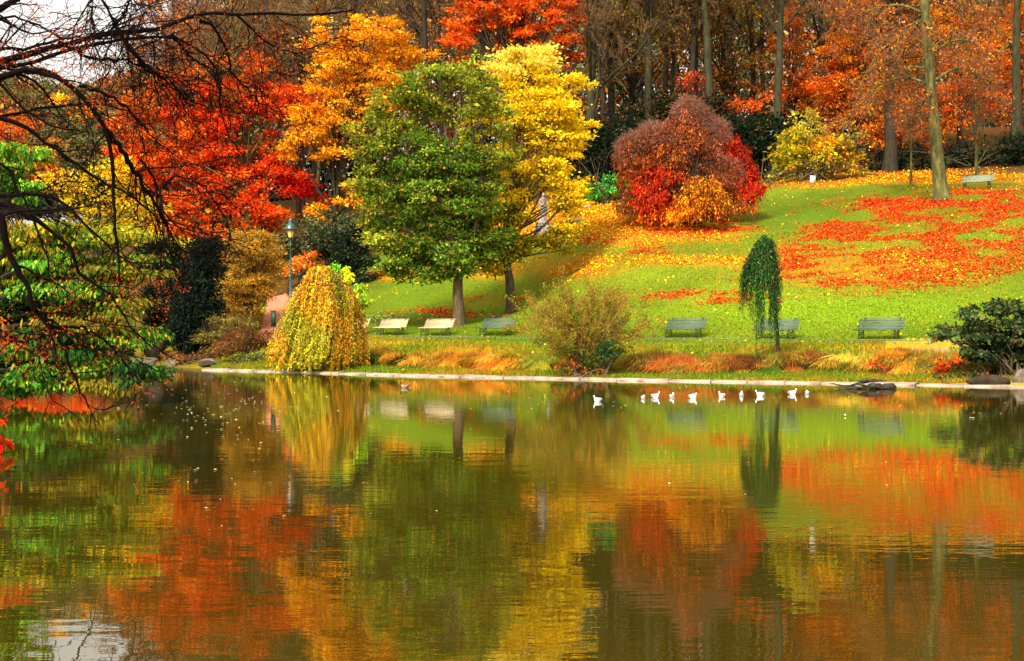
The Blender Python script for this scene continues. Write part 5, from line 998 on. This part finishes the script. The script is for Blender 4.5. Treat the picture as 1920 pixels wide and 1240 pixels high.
# long tussocks drooping over the little scarp of the bank
NT = 720; px = rng.uniform(690, 1730, NT); rho = rng.normal(4.9, .62, NT)
SL = np.linspace(-30, 16, 900); pts_ = []
for a in range(NT):
    q = P0 + U * SL[:, None] + NN * rho[a]; k_ = np.argmin(np.abs(960 + F * q[:, 0] / q[:, 1] - px[a])); pts_.append(q[k_])
pts_ = np.array(pts_); ledf = lambda q: sdist(q[:, 0], q[:, 1]) + 2.6 * (vnoise(q[:, 0], q[:, 1], 3.4, 3) - .5) + 1.2 * (vnoise(q[:, 0], q[:, 1], 1.1, 5) - .5)
for _ in range(12): pts_ += NN * ((4.95 + (rho - 4.75)) - ledf(pts_))[:, None] * .5
wgt = ss(.30, .5, vnoise(pts_[:, 0], pts_[:, 1], 1.7, 51)); on = (rng.random(NT) < wgt + .12) & ~((px > 1040) & (px < 1130)); pts_, px = pts_[on], px[on]; NT = len(px)
K = 150; idx = np.repeat(np.arange(NT), K); N = len(idx); sz = rng.uniform(.45, 1.35, NT)
c = np.column_stack([pts_, ground(pts_[:, 0], pts_[:, 1])])[idx] + rng.normal(size=(N, 3)) * (.13, .13, .02); th = rng.uniform(0, 2 * math.pi, N)
gd = blob(px, 0 * px, 880, 0, 120, 9) + blob(px, 0 * px, 1640, 0, 70, 9); rs = blob(px, 0 * px, 1400, 0, 110, 9) + blob(px, 0 * px, 1250, 0, 70, 9) * .7
A1 = pick([(150, 128, 44, 4), (178, 150, 52, 3), (116, 136, 40, 5), (74, 70, 30, 3)], NT, rng, .3); A2 = pick([(226, 160, 46, 3), (206, 134, 36, 3), (150, 90, 36, 1)], NT, rng, .28); A3 = pick([(176, 96, 40, 3), (136, 74, 34, 3), (196, 120, 50, 2), (120, 110, 40, 1)], NT, rng, .3)
u1 = (rng.random(NT) < gd * .75)[:, None]; u2 = (rng.random(NT) < rs * .7)[:, None]; tc_ = np.where(u2, A3, np.where(u1, A2, A1))
# each blade is two joined pieces: rising, then falling over towards the water
h0 = np.stack([np.cos(th) * .5 - .35, np.sin(th) * .5 - .5, np.full(N, .85)], -1); LL = rng.uniform(.28, .52, N) * sz[idx]; nn_ = rng.normal(size=(N, 3)); cb = tc_[idx] * np.exp(rng.normal(size=(N, 1)) * .2)
V1, F1, c1 = leafgeo(c, h0, nn_, LL, np.full(N, .026), cb); tip = c + norm(h0) * LL[:, None] * .8
V2, F2, c2 = leafgeo(tip, h0 * (1, 1, 0) * 1.3 + (0, 0, -.8) + rng.normal(size=(N, 3)) * .25, nn_, LL * 1.25, np.full(N, .024), cb)
tag(mk('long_grass', np.concatenate([V1, V2]), [np.concatenate([F1[0], F2[0] + len(V1)])], LEAF, None, np.concatenate([c1, c2])), kind='stuff')

# pale specks of leaves drifting on the pond
N = 300; pxs = np.where(rng.random(N) < .6, rng.normal(430, 90, N), rng.uniform(30, 1900, N)); pys = np.where(rng.random(N) < .75, rng.normal(760, 28, N), rng.uniform(730, 1000, N)); pys = np.maximum(pys, 715)
Y = CH * F / (pys - HZ); X = (pxs - 960) * Y / F; keep = sdist(X, Y) < -.6; X, Y = X[keep], Y[keep]; N = len(X); LL = rng.uniform(.05, .10, N) * np.clip(Y / 32, .4, 1)
V, Fc, co = leafgeo(np.stack([X, Y, np.full(N, .012)], -1), rng.normal(size=(N, 3)) * (1, 1, .05), rng.normal(size=(N, 3)) * .12 + (0, 0, 1), LL, LL * .7, pick([(220, 204, 160, 4), (220, 180, 100, 2), (210, 130, 60, 1)], N, rng, .1))
tag(mk('floating_leaves', V, Fc, DRYLEAF, None, co), kind='stuff')
